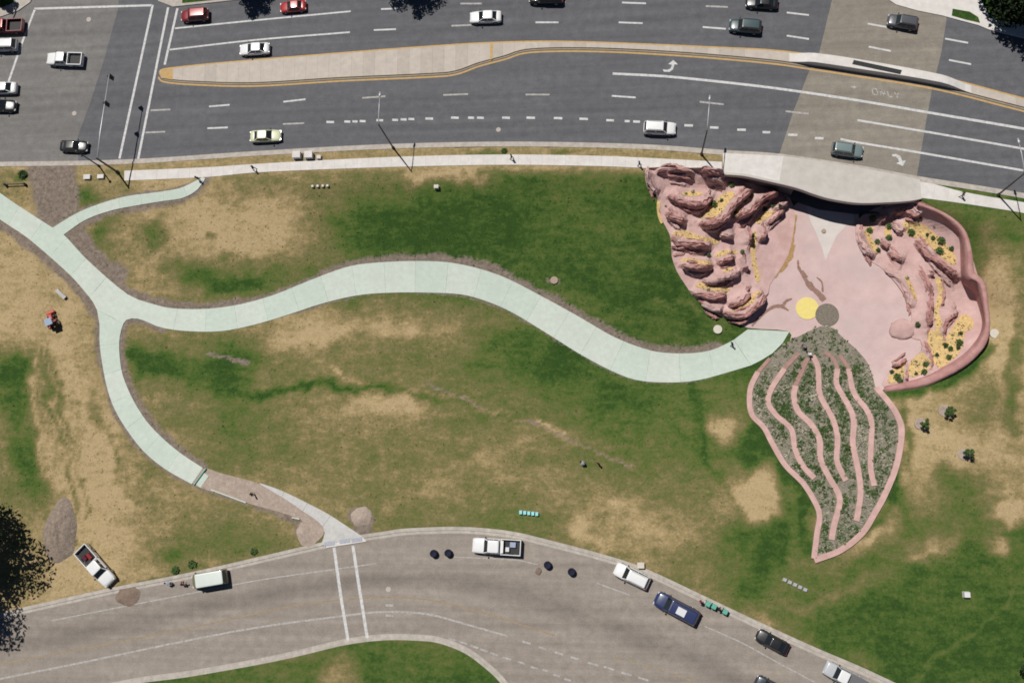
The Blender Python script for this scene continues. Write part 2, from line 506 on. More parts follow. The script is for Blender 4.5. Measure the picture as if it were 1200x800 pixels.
def resample(pts, n):
    P = [Vector(p) for p in pts]
    L = [0.0]
    for a, b in zip(P, P[1:]):
        L.append(L[-1] + (b - a).length)
    out = []
    j = 0
    for i in range(n):
        s = L[-1] * i / (n - 1)
        while j < len(P) - 2 and L[j + 1] < s:
            j += 1
        d = L[j + 1] - L[j]
        t = 0 if d < 1e-9 else (s - L[j]) / d
        out.append(P[j].lerp(P[j + 1], min(1, max(0, t))))
    return out

def plen(pts):
    return sum((Vector(b) - Vector(a)).length for a, b in zip(pts, pts[1:]))

def pxs(pts, z=None, dz=0.0):
    """picture points -> ground points (draped, or on level z)"""
    return [G(u, v, z) if z is not None else D(u, v, dz) for u, v in pts]

def cdt_sheet(name, poly, m, dz, step=1.2, z=None, parent=None, skirt=0.0, attrs=False):
    """a sheet filling a ground polygon, draped on the ground (or on level z)"""
    P = [Vector((p[0], p[1])) for p in poly]
    n = len(P)
    pts = list(P)
    xs = [p.x for p in P]; ys = [p.y for p in P]
    def inside(x, y):
        c = False
        j = n - 1
        for i in range(n):
            if (P[i].y > y) != (P[j].y > y) and x < (P[j].x - P[i].x) * (y - P[i].y) / (P[j].y - P[i].y) + P[i].x:
                c = not c
            j = i
        return c
    if step:
        y = min(ys) + step / 2
        r = 0
        while y < max(ys):
            x = min(xs) + (step / 2 if r % 2 else 0)
            while x < max(xs):
                if inside(x, y):
                    if min((p - Vector((x, y))).length_squared for p in P) > (0.4 * step) ** 2:
                        pts.append(Vector((x, y)))
                x += step
            y += step; r += 1
    edges = [(i, (i + 1) % n) for i in range(n)]
    vs, es, fs, _, _, _ = delaunay_2d_cdt(pts, edges, [list(range(n))], 1, 1e-4)
    X = np.array([v.x for v in vs]); Y = np.array([v.y for v in vs])
    Z = height(X, Y, False) + dz if z is None else np.full(len(X), z + dz)
    verts = [(X[i], Y[i], Z[i]) for i in range(len(X))]
    faces = [tuple(f) for f in fs]
    fixed = []
    for f in faces:
        a, b, c = [Vector(verts[i]) for i in f[:3]]
        fixed.append(f if (b - a).cross(c - a).z > 0 else tuple(reversed(f)))
    faces = fixed
    if skirt:
        base = len(verts)
        zz = height(np.array(xs), np.array(ys), False) + dz if z is None else np.full(n, z + dz)
        area = sum(P[i].x * P[(i + 1) % n].y - P[(i + 1) % n].x * P[i].y for i in range(n))
        for i in range(n):
            verts.append((P[i].x, P[i].y, zz[i])); verts.append((P[i].x, P[i].y, zz[i] - skirt))
        for i in range(n):
            j = (i + 1) % n
            q = (base + 2 * i, base + 2 * i + 1, base + 2 * j + 1, base + 2 * j)
            faces.append(q if area > 0 else tuple(reversed(q)))
    me = mesh(name, verts, faces)
    if attrs:
        paint_ground(me)
    return link(name, me, m, parent)

def ribbon(name, L, R, m, z=None, dz=0.0, skirt=0.0, parent=None, cross=1):
    """a strip between two edge lines"""
    n = len(L)
    pts = []
    for a, b in zip(L, R):
        for k in range(cross + 1):
            pts.append(Vector(a).lerp(Vector(b), k / cross))
    if z is None:
        Z = height(np.array([p.x for p in pts]), np.array([p.y for p in pts]), False) + dz
    else:
        Z = np.full(len(pts), z + dz)
    verts = [(p.x, p.y, Z[i]) for i, p in enumerate(pts)]
    c = cross + 1
    faces = []
    for i in range(n - 1):
        for k in range(cross):
            faces.append((i * c + k, i * c + k + 1, (i + 1) * c + k + 1, (i + 1) * c + k))
    if skirt:
        loop = [i * c for i in range(n)] + [(n - 1) * c + k for k in range(1, c)] + [i * c + cross for i in range(n - 2, -1, -1)] + [k for k in range(cross - 1, 0, -1)]
        base = len(verts)
        for i in loop:
            v = verts[i]; verts.append((v[0], v[1], v[2] - skirt))
        m_ = len(loop)
        for i in range(m_):
            j = (i + 1) % m_
            faces.append((loop[i], loop[j], base + j, base + i))
    a, b, d = [Vector(verts[i]) for i in faces[0][:3]]
    if (b - a).cross(d - a).z < 0:
        faces = [tuple(reversed(f)) for f in faces]
    return link(name, mesh(name, verts, faces), m, parent)

def offset_line(pts, d):
    out = []
    for i, p in enumerate(pts):
        a = pts[max(0, i - 1)]; b = pts[min(len(pts) - 1, i + 1)]
        t = Vector((b[0] - a[0], b[1] - a[1])).normalized()
        out.append(Vector((p[0] - t.y * d, p[1] + t.x * d, p[2] if len(p) > 2 else 0)))
    return out

def strip(name, px, width, m, z=0.0, dz=0.008, smooth=6, parent=None):
    """a painted line of real width along picture points on the level z"""
    c = [G(u, v, z) for u, v in px]
    if smooth and len(c) > 2: c = crom(c, smooth)
    return ribbon(name, offset_line(c, width / 2), offset_line(c, -width / 2), m, z=z, dz=dz, parent=parent)

# ------------------------------------------------------------------ the ground
DRY = """
666776654321121110000222
775678851000111100000344
876754322111111000000136
886656776654321110000366
586353555443211220001577
577543466644432232226866
588653455555543332228887
488666665555555557226636
688655665444456651245331
688766655555555552321111
777655555555555555211111
551121311111111114311111
""".split()
_dry = np.array([[int(c) for c in r[:24]] for r in DRY], float) / 9.0
# patches: u, v, ru, rv, turn (degrees), how dry (+) or lush (-)
PATCH = [(895,585,32,28,20,.75),(850,500,24,20,0,.6),(1180,605,22,16,0,.8),(1172,638,18,11,20,.8),(1090,640,45,14,-20,.35),(985,690,70,7,-28,.15),
 (1170,370,16,75,-5,.35),(22,490,16,70,-8,-.42),(42,560,16,40,-15,-.28),(10,430,18,22,0,-.5),(235,325,45,16,15,-.40),(285,332,30,10,-10,-.35),(180,275,14,16,0,-.4),(115,275,10,12,0,-.45),(245,278,5,5,0,-.4),
 (172,425,20,14,20,-.5),(240,440,70,16,15,-.35),(265,425,40,22,0,-.25),(380,455,90,5,-3,-.3),(470,455,60,6,10,-.25),(520,470,60,4,12,.2),(450,480,60,12,5,.12),(360,395,60,9,-15,.25),(480,385,90,8,0,.15),
 (700,590,50,18,0,.15),(640,500,120,6,12,.18),(640,418,70,26,15,-.2),(700,470,60,22,0,-.15),(330,640,60,14,-8,-.2),(230,640,70,20,-10,-.15),(300,270,80,30,0,.15),
 (1095,445,50,12,-25,-.7),(1160,470,25,25,0,-.1),(1190,450,8,60,0,-.4),(1105,560,22,16,0,-.25),(905,640,14,70,25,-.35),(885,520,12,60,15,-.45),(930,545,14,50,30,-.3),(1045,560,10,60,-20,-.55),(1010,640,40,8,-32,.35),
 (520,208,70,9,0,.35),(480,250,90,30,0,-.12),(570,265,60,40,0,-.1),(1110,300,16,40,0,-.3),(700,640,24,10,15,.25),(680,618,14,12,0,.3),(760,620,50,30,20,.1),(1010,775,20,14,25,.35),(905,735,30,8,25,.25),
 (960,762,22,10,25,.4),(620,605,60,10,0,-.1),(200,650,20,6,-15,-.3),(160,685,30,4,-10,-.35),(315,670,16,8,0,-.35),(230,666,14,5,0,-.4),(340,770,40,8,-5,.35),(400,790,22,22,0,.55),(250,795,30,5,0,.15),
 (100,230,14,14,0,-.5),(30,204,16,5,0,-.5),(575,178,20,5,0,-.4),(660,178,14,3,0,-.5),(560,215,30,18,0,.1),(1140,270,14,30,0,-.25),(1185,280,12,20,0,-.25),
 (130,520,5,70,-18,-.2),(75,500,4,90,-8,-.2),(60,470,3,80,-5,-.18),(820,540,16,60,0,-.1),(1170,760,60,50,0,-.1),(1060,780,60,50,0,-.1)]
# bare soil: polylines (u,v)..., half width in picture points, strength
MAIN_UP = [(-60,184),(0,226),(20,240),(62,267),(75,275),(100,302),(125,325),(150,345),(175,355),(200,361),(240,362),(280,357),(320,346),(350,334),(380,322),(410,312),(440,308),(480,306),(520,307),(550,312),(575,319),(600,329),(640,350),(680,372),(720,395),(760,410),(790,414),(820,413),(840,408),(860,398),(876,386)]
MAIN_LO = [(-60,213),(0,257),(30,277),(60,302),(85,325),(105,348),(114,363),(121,382),(145,379),(155,373),(170,376),(190,384),(220,388),(260,388),(300,380),(340,368),(380,355),(420,346),(460,343),(500,343),(540,345),(570,353),(600,366),(640,390),(680,415),(720,436),(750,446),(790,448),(820,445),(850,437),(880,428),(905,414)]
BR_L = [(114,363),(117,380),(117,400),(120,425),(126,455),(135,480),(150,505),(170,530),(195,550),(225,567)]
BR_R = [(145,379),(141,392),(140,410),(143,435),(150,455),(160,475),(175,497),(195,517),(215,533),(238,548)]
NB_U = [(62,267),(90,250),(120,238),(150,230),(180,226),(210,221),(228,213),(237,208)]
NB_L = [(75,275),(100,258),(130,247),(160,241),(190,236),(215,232),(232,222),(241,209)]
SOILS = [(MAIN_UP[3:12], 8, .62), (MAIN_UP[10:16], 5, .55), (MAIN_UP[14:24], 8, .62), (MAIN_UP[22:29], 9, .62), (MAIN_LO[1:7], 10, .75), (BR_L, 5, .62), (BR_R, 8, .60),
 (MAIN_LO[8:12], 6, .6), (MAIN_LO[15:30], 3, .42), (NB_U, 4, .5), (NB_L, 7, .6), ([(88,268),(110,300),(140,322)], 10, .6), ([(540,305),(580,312),(600,322)], 6, .5),
 ([(55,200),(62,225),(64,250)], 18, 1.1), ([(72,198),(74,225),(72,250)], 16, 1.1), ([(225,560),(300,585),(360,605)], 10, .75), ([(355,620),(362,612)], 9, .9), ([(418,605),(428,612),(425,622)], 9, .9),
 ([(500,448),(545,468),(570,478)], 2.5, .45), ([(243,415),(290,425)], 3, .5), ([(700,570),(760,590)], 14, .34), ([(1045,660),(1100,630)], 12, .33), ([(950,720),(1010,690),(1060,660)], 8, .3), ([(405,160),(406,161)],2,.1),
 ([(610,490),(660,510),(740,548)], 2.5, .42), ([(645,328),(655,330)], 5, .5)]

TRACKS = [([(46,410),(56,460),(70,520),(86,590),(92,640)], 3, -.3), ([(56,410),(70,470),(92,545),(104,600)], 3, -.25), ([(34,420),(42,480),(52,560)], 3, .25), ([(66,300),(80,380),(92,450),(120,540),(150,590)], 3, .2),
 ([(300,465),(340,458),(380,454),(430,450),(470,458),(520,468),(560,480),(620,495)], 4, -.32), ([(390,440),(440,448),(500,458),(560,473),(640,500),(740,545)], 2.5, .30), ([(420,470),(470,474),(520,480)], 8, .10),
 ([(1070,805),(1100,772),(1140,740),(1200,690)], 2, .22), ([(1100,765),(1150,800)], 2, .15), ([(930,735),(960,705),(1000,690),(1040,670),(1090,640)], 8, .20), ([(885,470),(893,505),(915,548),(945,585),(950,640)], 7, -.45), ([(1062,480),(1064,520),(1050,570),(1030,610),(1000,640)], 6, -.45),
 ([(1040,462),(1090,455),(1130,437),(1158,410)], 7, -.6), ([(812,440),(818,500),(828,540),(850,570),(870,600)], 7, -.25), ([(600,205),(700,207),(755,205)], 5, .2), ([(480,206),(560,208)], 7, .25), ([(160,410),(190,430),(215,445)], 8, -.3), ([(855,382),(820,360),(800,338),(786,310)], 5, .10),
 ([(330,660),(390,640)], 5, .2), ([(620,635),(700,660),(790,700)], 6, .25), ([(880,735),(960,770),(1030,800)], 6, .3), ([(770,355),(800,356),(830,358)], 3, .3), ([(440,600),(520,560),(600,520)], 10, .12)]
def paint_ground(me):
    co = np.zeros(len(me.vertices) * 3)
    me.vertices.foreach_get('co', co)
    co = co.reshape(-1, 3)
    U, V = to_px(co[:, 0], co[:, 1], co[:, 2])
    wr = np.random.default_rng(21)
    def wav(lo, hi, n):
        o = np.zeros(len(co))
        for _ in range(n):
            lam = np.exp(wr.uniform(np.log(lo), np.log(hi))); a = wr.uniform(0, 2 * np.pi); ph = wr.uniform(0, 2 * np.pi)
            t_ = (co[:, 0] * np.cos(a) + co[:, 1] * np.sin(a)) * 2 * np.pi / lam + ph
            o += np.sin(t_ + 1.3 * np.sin(t_ * .37 + ph * 2)) * (lam / hi) ** .4
        return o / math.sqrt(n)
    U0, V0 = U, V
    U = U + 7.0 * wav(3, 16, 22) + 3.0 * wav(1.2, 4, 22)
    V = V + 5.5 * wav(3, 16, 22) + 2.5 * wav(1.2, 4, 22)
    gx = np.clip((U - 25) / 50.0, 0, 22.999); gy = np.clip((V - 225) / 50.0, 0, 10.999)
    ix = gx.astype(int); iy = gy.astype(int); fx = sstep(gx - ix); fy = sstep(gy - iy)
    d = (_dry[iy, ix] * (1 - fx) * (1 - fy) + _dry[iy, ix + 1] * fx * (1 - fy) + _dry[iy + 1, ix] * (1 - fx) * fy + _dry[iy + 1, ix + 1] * fx * fy)
    d = d + .07 * wav(1.5, 9, 26)
    strip_top = sstep((206 - V0) / 10.0) * (U0 < 860)
    d = d * (1 - strip_top) + 0.74 * strip_top
    for u, v, ru, rv, a, s in PATCH:
        c, sn = math.cos(math.radians(a)), math.sin(math.radians(a))
        du = (U - u) * c + (V - v) * sn; dv = -(U - u) * sn + (V - v) * c
        q = (du / ru) ** 2 + (dv / rv) ** 2
        d = d + s * np.exp(-q ** 1.5)
    for pl, w, s in TRACKS:
        best = np.full(len(U), 1e9)
        for (a0, b0), (a1, b1) in zip(pl, pl[1:]):
            ex_, ey_ = a1 - a0, b1 - b0
            t = np.clip(((U - a0) * ex_ + (V - b0) * ey_) / (ex_ * ex_ + ey_ * ey_), 0, 1)
            best = np.minimum(best, np.hypot(U - a0 - t * ex_, V - b0 - t * ey_))
        d = d + s * np.exp(-(best / w) ** 2)
    d = d + .10 * sstep((d - .6) / .3)
    d = np.clip(d * .95 + .05, 0.04, 1.0)
    U = .7 * U0 + .3 * U; V = .7 * V0 + .3 * V
    so = np.zeros(len(U))
    for pl, w, s in SOILS:
        best = np.full(len(U), 1e9)
        for (a0, b0), (a1, b1) in zip(pl, pl[1:]):
            ex_, ey_ = a1 - a0, b1 - b0
            L2 = ex_ * ex_ + ey_ * ey_
            t = np.clip(((U - a0) * ex_ + (V - b0) * ey_) / L2, 0, 1)
            best = np.minimum(best, np.hypot(U - a0 - t * ex_, V - b0 - t * ey_))
        so = np.maximum(so, (s + .20 if s > .4 else s) * np.exp(-(best / (w * 1.25)) ** 2))
    for nm, arr in (('dry', d), ('soil', so)):
        at = me.attributes.new(nm, 'FLOAT', 'POINT')
        at.data.foreach_set('value', arr.astype(np.float32))

def make_ground():
    # fine grid where the park is, coarse beyond
    xs = np.concatenate([[-900, -600, -400, -260, -180, -140], np.arange(-112, 76, 0.42), [85, 100, 130, 180, 260, 400, 600, 900]])
    ys = np.concatenate([[-900, -600, -400, -260, -180, -120, -80, -50], np.arange(-36, 62, 0.42), [70, 85, 110, 150, 220, 300, 450, 650, 900]])
    X, Y = np.meshgrid(xs, ys)
    Z = height(X.ravel(), Y.ravel()).reshape(X.shape)
    nx, ny = len(xs), len(ys)
    verts = np.stack([X.ravel(), Y.ravel(), Z.ravel()], -1)
    i = np.arange(ny - 1)[:, None] * nx + np.arange(nx - 1)[None]
    i = i.ravel()
    faces = np.stack([i, i + 1, i + nx + 1, i + nx], -1)
    me = bpy.data.meshes.new('ground')
    me.vertices.add(len(verts)); me.vertices.foreach_set('co', verts.ravel())
    me.loops.add(len(faces) * 4); me.loops.foreach_set('vertex_index', faces.ravel().astype(np.int32))
    me.polygons.add(len(faces)); me.polygons.foreach_set('loop_start', np.arange(0, len(faces) * 4, 4, dtype=np.int32))
    me.update(calc_edges=True)
    me.validate()
    paint_ground(me)
    o = link('ground', me, 'grass', smooth=True)
    tag(o, kind='structure')
make_ground()

# ------------------------------------------------------------------ upper road
def ground_curve(px, n=6, z=0.0):
    return crom([G(u, v, z) for u, v in px], n)

top = ground_curve(R_TOP)
poly = [(p.x, p.y) for p in top] + [(top[-1].x, 97), (top[0].x, 97)]
tag(cdt_sheet('road', poly, 'asphalt', 0.0, step=0, z=0.0), kind='structure')
# paler old asphalt of the crossing and the concrete carriageway over the tunnel
pg = [G(u, v) for u, v in [(-260,-60),(146,-60),(138,12),(122,70),(106,120),(90,163),(92,189),(0,191.5),(-260,194)]]
tag(cdt_sheet('crossing_road', pg, 'asphalt_pale', 0.004, step=0, z=0.0), kind='structure')
pg = [G(u, v) for u, v in [(990,-60),(975,0),(960,62),(948,84),(930,130),(913,182),(960,189),(1010,196.5),(1074,208.5),(1084,150),(1092,106),(1103,62),(1109,24),(1110,-60)]]
tag(cdt_sheet('bridge_road', pg, 'asphalt_brown', 0.004, step=0, z=0.0), kind='structure')

# curb along the park side
cb = ground_curve(R_TOP)
def curb(name, line, w_in, w_out, h, m='curb', gutter=0.0):
    """curb stone with a gutter strip; line = back edge, road on the left-hand side (+)"""
    mb_top = ribbon(name, offset_line(line, -w_out), offset_line(line, w_in), m, z=0.0, dz=h, skirt=h + 0.05)
    tag(mb_top, kind='structure')
    if gutter:
        g = ribbon('gutter', offset_line(line, w_in), offset_line(line, w_in + gutter), m, z=0.0, dz=0.012)
        tag(g, kind='structure')
curb('curb', cb, 0.02, 0.34, 0.13, gutter=0.42)

# sidewalk slabs
SW_U = [(146,200.5),(240,196.5),(300,192.5),(400,187),(500,183),(600,181.5),(700,183),(750,185),(846,190)]
SW_L = [(146,212),(240,208),(300,202.5),(400,198),(500,195),(600,193.5),(700,195),(750,197),(846,201)]
SE_U = [(1078,211),(1100,217.5),(1126,224.5),(1160,231),(1200,237.5),(1300,255),(1450,283)]
SE_L = [(1078,232),(1120,237.5),(1160,243.5),(1200,250),(1300,268),(1450,296)]
def slabs(parent, up, lo, step, m, z=None, dz=0.09, gap=0.02, skirt=0.2, cross=2, sub=3, name='slab'):
    A = [Vector(p) for p in up]; B = [Vector(p) for p in lo]
    n = max(1, int(round(0.5 * (plen(A) + plen(B)) / step)))
    K = 600
    Ad = resample(A, K); Bd = resample(B, K)
    An = np.array([[p.x, p.y] for p in Ad]); Bn = np.array([[p.x, p.y] for p in Bd])
    cm = resample([a.lerp(b, .5) for a, b in zip(Ad, Bd)], n * sub + 1)
    A, B = [Ad[0]], [Bd[0]]
    ia = ib = 0
    for i in range(1, n * sub):
        t = (cm[i + 1] - cm[i - 1]); t = np.array([t.x, t.y]); t /= np.hypot(*t)
        c = np.array([cm[i].x, cm[i].y])
        wa = np.abs((An[ia:] - c) @ t) + .05 * np.hypot(*(An[ia:] - c).T); wb = np.abs((Bn[ib:] - c) @ t) + .05 * np.hypot(*(Bn[ib:] - c).T)
        ia += int(np.argmin(wa)); ib += int(np.argmin(wb))
        A.append(Ad[ia]); B.append(Bd[ib])
        ia = min(ia + 1, K - 2); ib = min(ib + 1, K - 2)
    A.append(Ad[-1]); B.append(Bd[-1])
    out = []
    for i in range(n):
        a = [p.copy() for p in A[i * sub:i * sub + sub + 1]]; b = [p.copy() for p in B[i * sub:i * sub + sub + 1]]
        for q in (a, b):
            d0 = (q[1] - q[0]).normalized() * gap / 2; d1 = (q[-1] - q[-2]).normalized() * gap / 2
            q[0] += d0; q[-1] -= d1
        mm = m[i % len(m)] if isinstance(m, (list, tuple)) else m
        out.append(ribbon(name, a, b, mm, z=z, dz=dz + random.uniform(-.004, .004), skirt=skirt, parent=parent, cross=cross))
    return out
walk = tag(empty('sidewalk'), kind='structure')
slabs(walk, crom(pxs(SW_U, 0.0), 5), crom(pxs(SW_L, 0.0), 5), 1.7, 'walk', z=0.0, dz=0.125, gap=.012, cross=1, sub=2)
slabs(walk, crom(pxs(SE_U, 0.0), 5), crom(pxs(SE_L, 0.0), 5), 1.9, 'walk', z=0.0, dz=0.125, gap=.012, cross=1, sub=2)

# median with yellow edges
MD_U = [(189,86),(195,82),(260,75),(400,63.5),(500,56),(575,51.5),(650,50),(750,53),(850,57.5),(900,60),(950,65.5),(1000,72.5),(1100,91),(1200,117),(1400,168)]
MD_L = [(189,88),(195,92.5),(230,95.5),(300,97),(400,91),(500,86.5),(533,83.5),(560,74),(590,66),(622,57.5),(700,56.5),(800,61.5),(900,70),(950,77),(1000,84.5),(1100,101),(1200,126),(1400,176)]
med = tag(empty('median'), kind='structure')
ua = crom(pxs(MD_U, 0.0), 6); la = crom(pxs(MD_L, 0.0), 6)
def cut(line, xs):
    X = [p.x for p in line]; Y = [p.y for p in line]
    return [Vector((x, float(np.interp(x, X, Y)), 0)) for x in xs]
x0 = ua[0].x; x1 = ua[-1].x
nm_ = 84
for i in range(nm_):
    a = x0 + (x1 - x0) * i / nm_ + 0.006; b = x0 + (x1 - x0) * (i + 1) / nm_ - 0.006
    xs_ = [a, (a + b) / 2, b]
    ribbon('slab', cut(ua, xs_), cut(la, xs_), random.choice(['median', 'median', 'median_b']), z=0.0, dz=0.16 + random.uniform(-.004, .004), skirt=0.2, parent=med)
def edge_line(line, off, w, m, name):
    c = offset_line(line, off)
    o = ribbon(name, offset_line(c, w / 2), offset_line(c, -w / 2), m, z=0.0, dz=0.008)
    return tag(o, kind='structure')
edge_line(ua, 0.17, 0.24, 'yellow', 'yellow_line')
edge_line(la[1:], -0.55, 0.26, 'yellow', 'yellow_line')
edge_line(la[1:], -0.16, 0.20, 'yellow_worn', 'yellow_line')
nose = [G(u, v) for u, v in [(187,87),(190,82.2),(203,80.6),(203,94.2),(190,92)]]
tag(cdt_sheet('median_nose', nose, 'yellow', 0.17, step=0, z=0.0, skirt=.17, parent=None), kind='structure')
stp = [G(u, v) for u, v in [(574.5,51.8),(577.5,51.7),(577.5,70.0),(574.5,70.9)]]
ribbon('yellow_band', [stp[0], stp[3]], [stp[1], stp[2]], 'yellow', z=0.0, dz=0.175, parent=med)
# skylight wall over the tunnel
wa = cut(ua, np.linspace(G(925, 68).x, G(1138, 105).x, 30)); wb = cut(la, np.linspace(G(925, 74).x, G(1138, 110).x, 30))
sk = empty('skylight_wall', tuple(G(1030, 82)))
hh = [1.05 * float(sstep(min(i / 4.0, (29 - i) / 5.0, 1.0))) + 0.17 for i in range(30)]
vs = []; fs = []
for i in range(30):
    a = wa[i].lerp(wb[i], .06); b = wa[i].lerp(wb[i], .97)
    o3 = sk.location
    for p, z in ((a, 0.0), (a, hh[i]), (b, hh[i]), (b, 0.0)):
        vs.append((p.x - o3.x, p.y - o3.y, z))
for i in range(29):
    for k in range(3):
        fs.append((i * 4 + k, i * 4 + k + 1, i * 4 + 5 + k, i * 4 + 4 + k))
fs += [(3, 2, 1, 0), (116, 117, 118, 119)]
link('coping', mesh('coping', vs, [tuple(reversed(f)) for f in fs]), 'walk', sk)
gr = [G(u, v, 1.2) for u, v in [(1000.5,70.5),(1057,82.5),(1055,87.5),(998.5,75.5)]]
g1 = [p - sk.location for p in gr]
mb = MB(); mb.add([(p.x, p.y, 1.235) for p in g1] + [(p.x, p.y, 1.1) for p in g1], [(0, 1, 2, 3), (4, 7, 6, 5), (0, 4, 5, 1), (1, 5, 6, 2), (2, 6, 7, 3), (3, 7, 4, 0)])
gp = mb.build('skylight_grille', 'plastic', sk)
for k in range(1, 14):
    a = g1[0].lerp(g1[1], k / 14); b = g1[3].lerp(g1[2], k / 14)
    MB().tube([(a.x, a.y, 1.245), (b.x, b.y, 1.245)], 0.02, 5).build('bar', 'steel_dark', gp)
tag(sk, 'long pale concrete wall on the median with a dark slot grille', 'wall')

# ------------------------------------------------------------------ painted marks of the upper road
def mark(name, px, w, m='white', z=0.0, dz=0.008):
    return tag(strip(name, px, w, m, z=z, dz=dz), kind='structure')
for pts, w in (([(40,10.5),(178,6.5)], .34), ([(179,6),(140,186)], .36), ([(41,11),(26,50),(10,96)], .34), ([(197,9),(162,186)], .36), ([(208,10),(193,76)], .36),
               ([(205,33.5),(300,24),(411,13.5)], .26), ([(199,58.5),(300,47),(410,38)], .26),
               ([(718,86.5),(760,88.5),(800,91.5),(900,102.5),(1000,117),(1100,134),(1200,151),(1300,169)], .36), ([(1005,141),(1100,157),(1200,174.5),(1300,192)], .30), ([(985,163),(1005,167),(1075,178.5),(1200,200),(1300,217)], .30)):
    mark('white_line', pts, w)
DASH = [(459,10.5,25,-1),(451,35,26,-1),(552,4.5,25,0),(542,30,26,-1),(641,26.5,27,0),(739,27,28,1),(743,3.8,28,1),(840,8,26,1),(837,33,27,2),(935,16.5,26,3),(935,44,26,4),(1031,30.5,28,5),(1031,57.5,26,5),(1121,48,27,5),(1125,73,26,5),(650,3,26,0),
        (188,129,23,-1),(182,155,23,-1),(257,124,24,-2),(255,150,24,-1),(345,118,26,-3),(344,145,25,-1),(438,114,27,-2),(534,111,29,-1),(630,111,28,0),(731,113.5,28,2),(834,121,28,3),(934,132,27,3)]
for u, v, L, sl in DASH:
    mark('lane_dash', [(u - L / 2, v - sl / 2), (u + L / 2, v + sl / 2)], .26, 'white' if u % 2 else 'white_worn')
DOTS = [(387,143,9),(407,142.5,7),(416,142.3,6),(425,142,7),(445,141,8),(463,140.5,7),(473,140,7),(482,139.5,7),(503,139,9),(533,138,9),(552,138,7),(563,138,8),(593,138,9),(622,138,10),(654,138.5,10),(684,139.3,10),(715,141,9),(735,142,6),(746,142.5,8),(807,147,10),(837,149.5,10),(869,152,10),(898,155,9),(929,158,11),(960,162,10)]
for u, v, L in DOTS:
    mark('lane_dot', [(u - L / 2, v), (u + L / 2, v + .3)], .34)
def flat_poly(name, px, m='white', dz=0.008):
    return tag(cdt_sheet(name, [G(u, v) for u, v in px], m, dz, step=0, z=0.0), kind='structure')
flat_poly('turn_arrow', [(776.5,81.5),(782,82.2),(785.8,80.5),(787.4,76),(783,75.4),(789,70.5),(794.5,75.8),(790.4,75.8),(788.6,81.5),(784.5,84.6),(778,84.2)])
flat_poly('turn_arrow', [(1045.5,180.8),(1050.5,180.6),(1055,183),(1057.2,188.6),(1061.5,188.2),(1058,194.6),(1050.2,191.4),(1053.6,190),(1052,185.6),(1049,183.4),(1045.5,183.4)])
flat_poly('turn_arrow', [(997,101.2),(1000.5,101.2),(1000.5,99.6),(1004,102),(1000.5,104.4),(1000.5,102.8),(997,102.8)], 'white_worn')
# the worn word on the turn lane
def strokes(segs, name):
    for s in segs:
        mark(name, s, .16, 'white_worn')
def letter(u, v, w, h, segs):
    strokes([[(u + a * w + b * 1.2, v + b * h + a * w * .16) for a, b in s] for s in segs], 'road_letter')
O_ = [[(0,0),(1,0),(1,1),(0,1),(0,0)]]
letter(1022,104,5,6,O_); letter(1031,105.5,5,6,[[(0,1),(0,0)],[(0,0),(1,1)],[(1,1),(1,0)]]); letter(1040,107,5,6,[[(0,0),(0,1)],[(0,1),(1,1)]]); letter(1048,108.5,5,6,[[(0,0),(.5,.5)],[(1,0),(.5,.5)],[(.5,.5),(.5,1)]])

# ------------------------------------------------------------------ corners beyond the road
def raised(name, px, m, dz, skirt=.2, attrs=False, step=0):
    o = cdt_sheet(name, [G(u, v) for u, v in px], m, dz, step=step, z=0.0, skirt=skirt, attrs=attrs)
    return tag(o, kind='structure')
raised('sidewalk_corner', [(-200,40),(-40,26),(0,20.5),(22,13),(36,3),(46,-20),(50,-90),(-200,-90)], 'curb', .14)
raised('verge', [(-200,18),(-40,12),(4,9.5),(14,5),(24,-4),(30,-20),(32,-90),(-200,-90)], 'grass', .16, attrs=False)
raised('sidewalk_corner', [(181,-60),(180,-12),(186,2),(203,8.5),(240,4.5),(300,-2),(420,-14),(560,-24),(760,-26),(920,-16),(1000,-8),(1000,-60)], 'curb', .14)
raised('verge', [(214,-30),(214,4.5),(240,2),(300,-5),(420,-17),(560,-27),(760,-29),(920,-19),(980,-12),(980,-60)], 'grass', .16)
raised('driveway', [(1036,-40),(1038,-2),(1050,6),(1075,13),(1105,19),(1112,21),(1146,30),(1158,35),(1260,60),(1400,92),(1400,-60),(1036,-60)], 'walk', .12)
raised('verge', [(1116,11),(1136,14.5),(1146,21),(1148,27.5),(1130,23.5),(1115,19)], 'grass', .15)
raised('verge', [(1160,20),(1260,46),(1400,80),(1400,-60),(1150,-60),(1146,-4)], 'grass', .15)

# ------------------------------------------------------------------ lower road
out = ground_curve(OUT)
low = [p for p in out if p.y > -65.9]
poly = [(p.x, p.y) for p in low] + [(low[-1].x, -66), (low[0].x, -66)]
tag(cdt_sheet('park_road', poly, 'asphalt_old', 0.0, step=0, z=0.0), kind='structure')
curb('curb', [p for p in out], 0.42, 0.06, 0.11)
curb2 = ribbon('gutter', offset_line(out, -0.06), offset_line(out, -0.48), 'curb', z=0.0, dz=0.012); tag(curb2, kind='structure')
# darker worn lane
w_up = [(-100,762),(0,740),(100,722),(200,703),(300,685),(400,668),(480,660),(560,664),(640,680),(720,710),(800,745),(900,792),(1000,845)]
w_lo = [(-100,798),(0,776),(100,757),(200,738),(300,713),(400,698),(480,694),(560,706),(640,730),(720,758),(800,790),(900,835),(1000,890)]
WL_N = 40
wlu = resample(ground_curve(w_up), WL_N); wll = resample(ground_curve(w_lo), WL_N)
o = ribbon('worn_lane', wlu, wll, 'worn', z=0.0, dz=0.004, cross=4); tag(o, kind='structure')
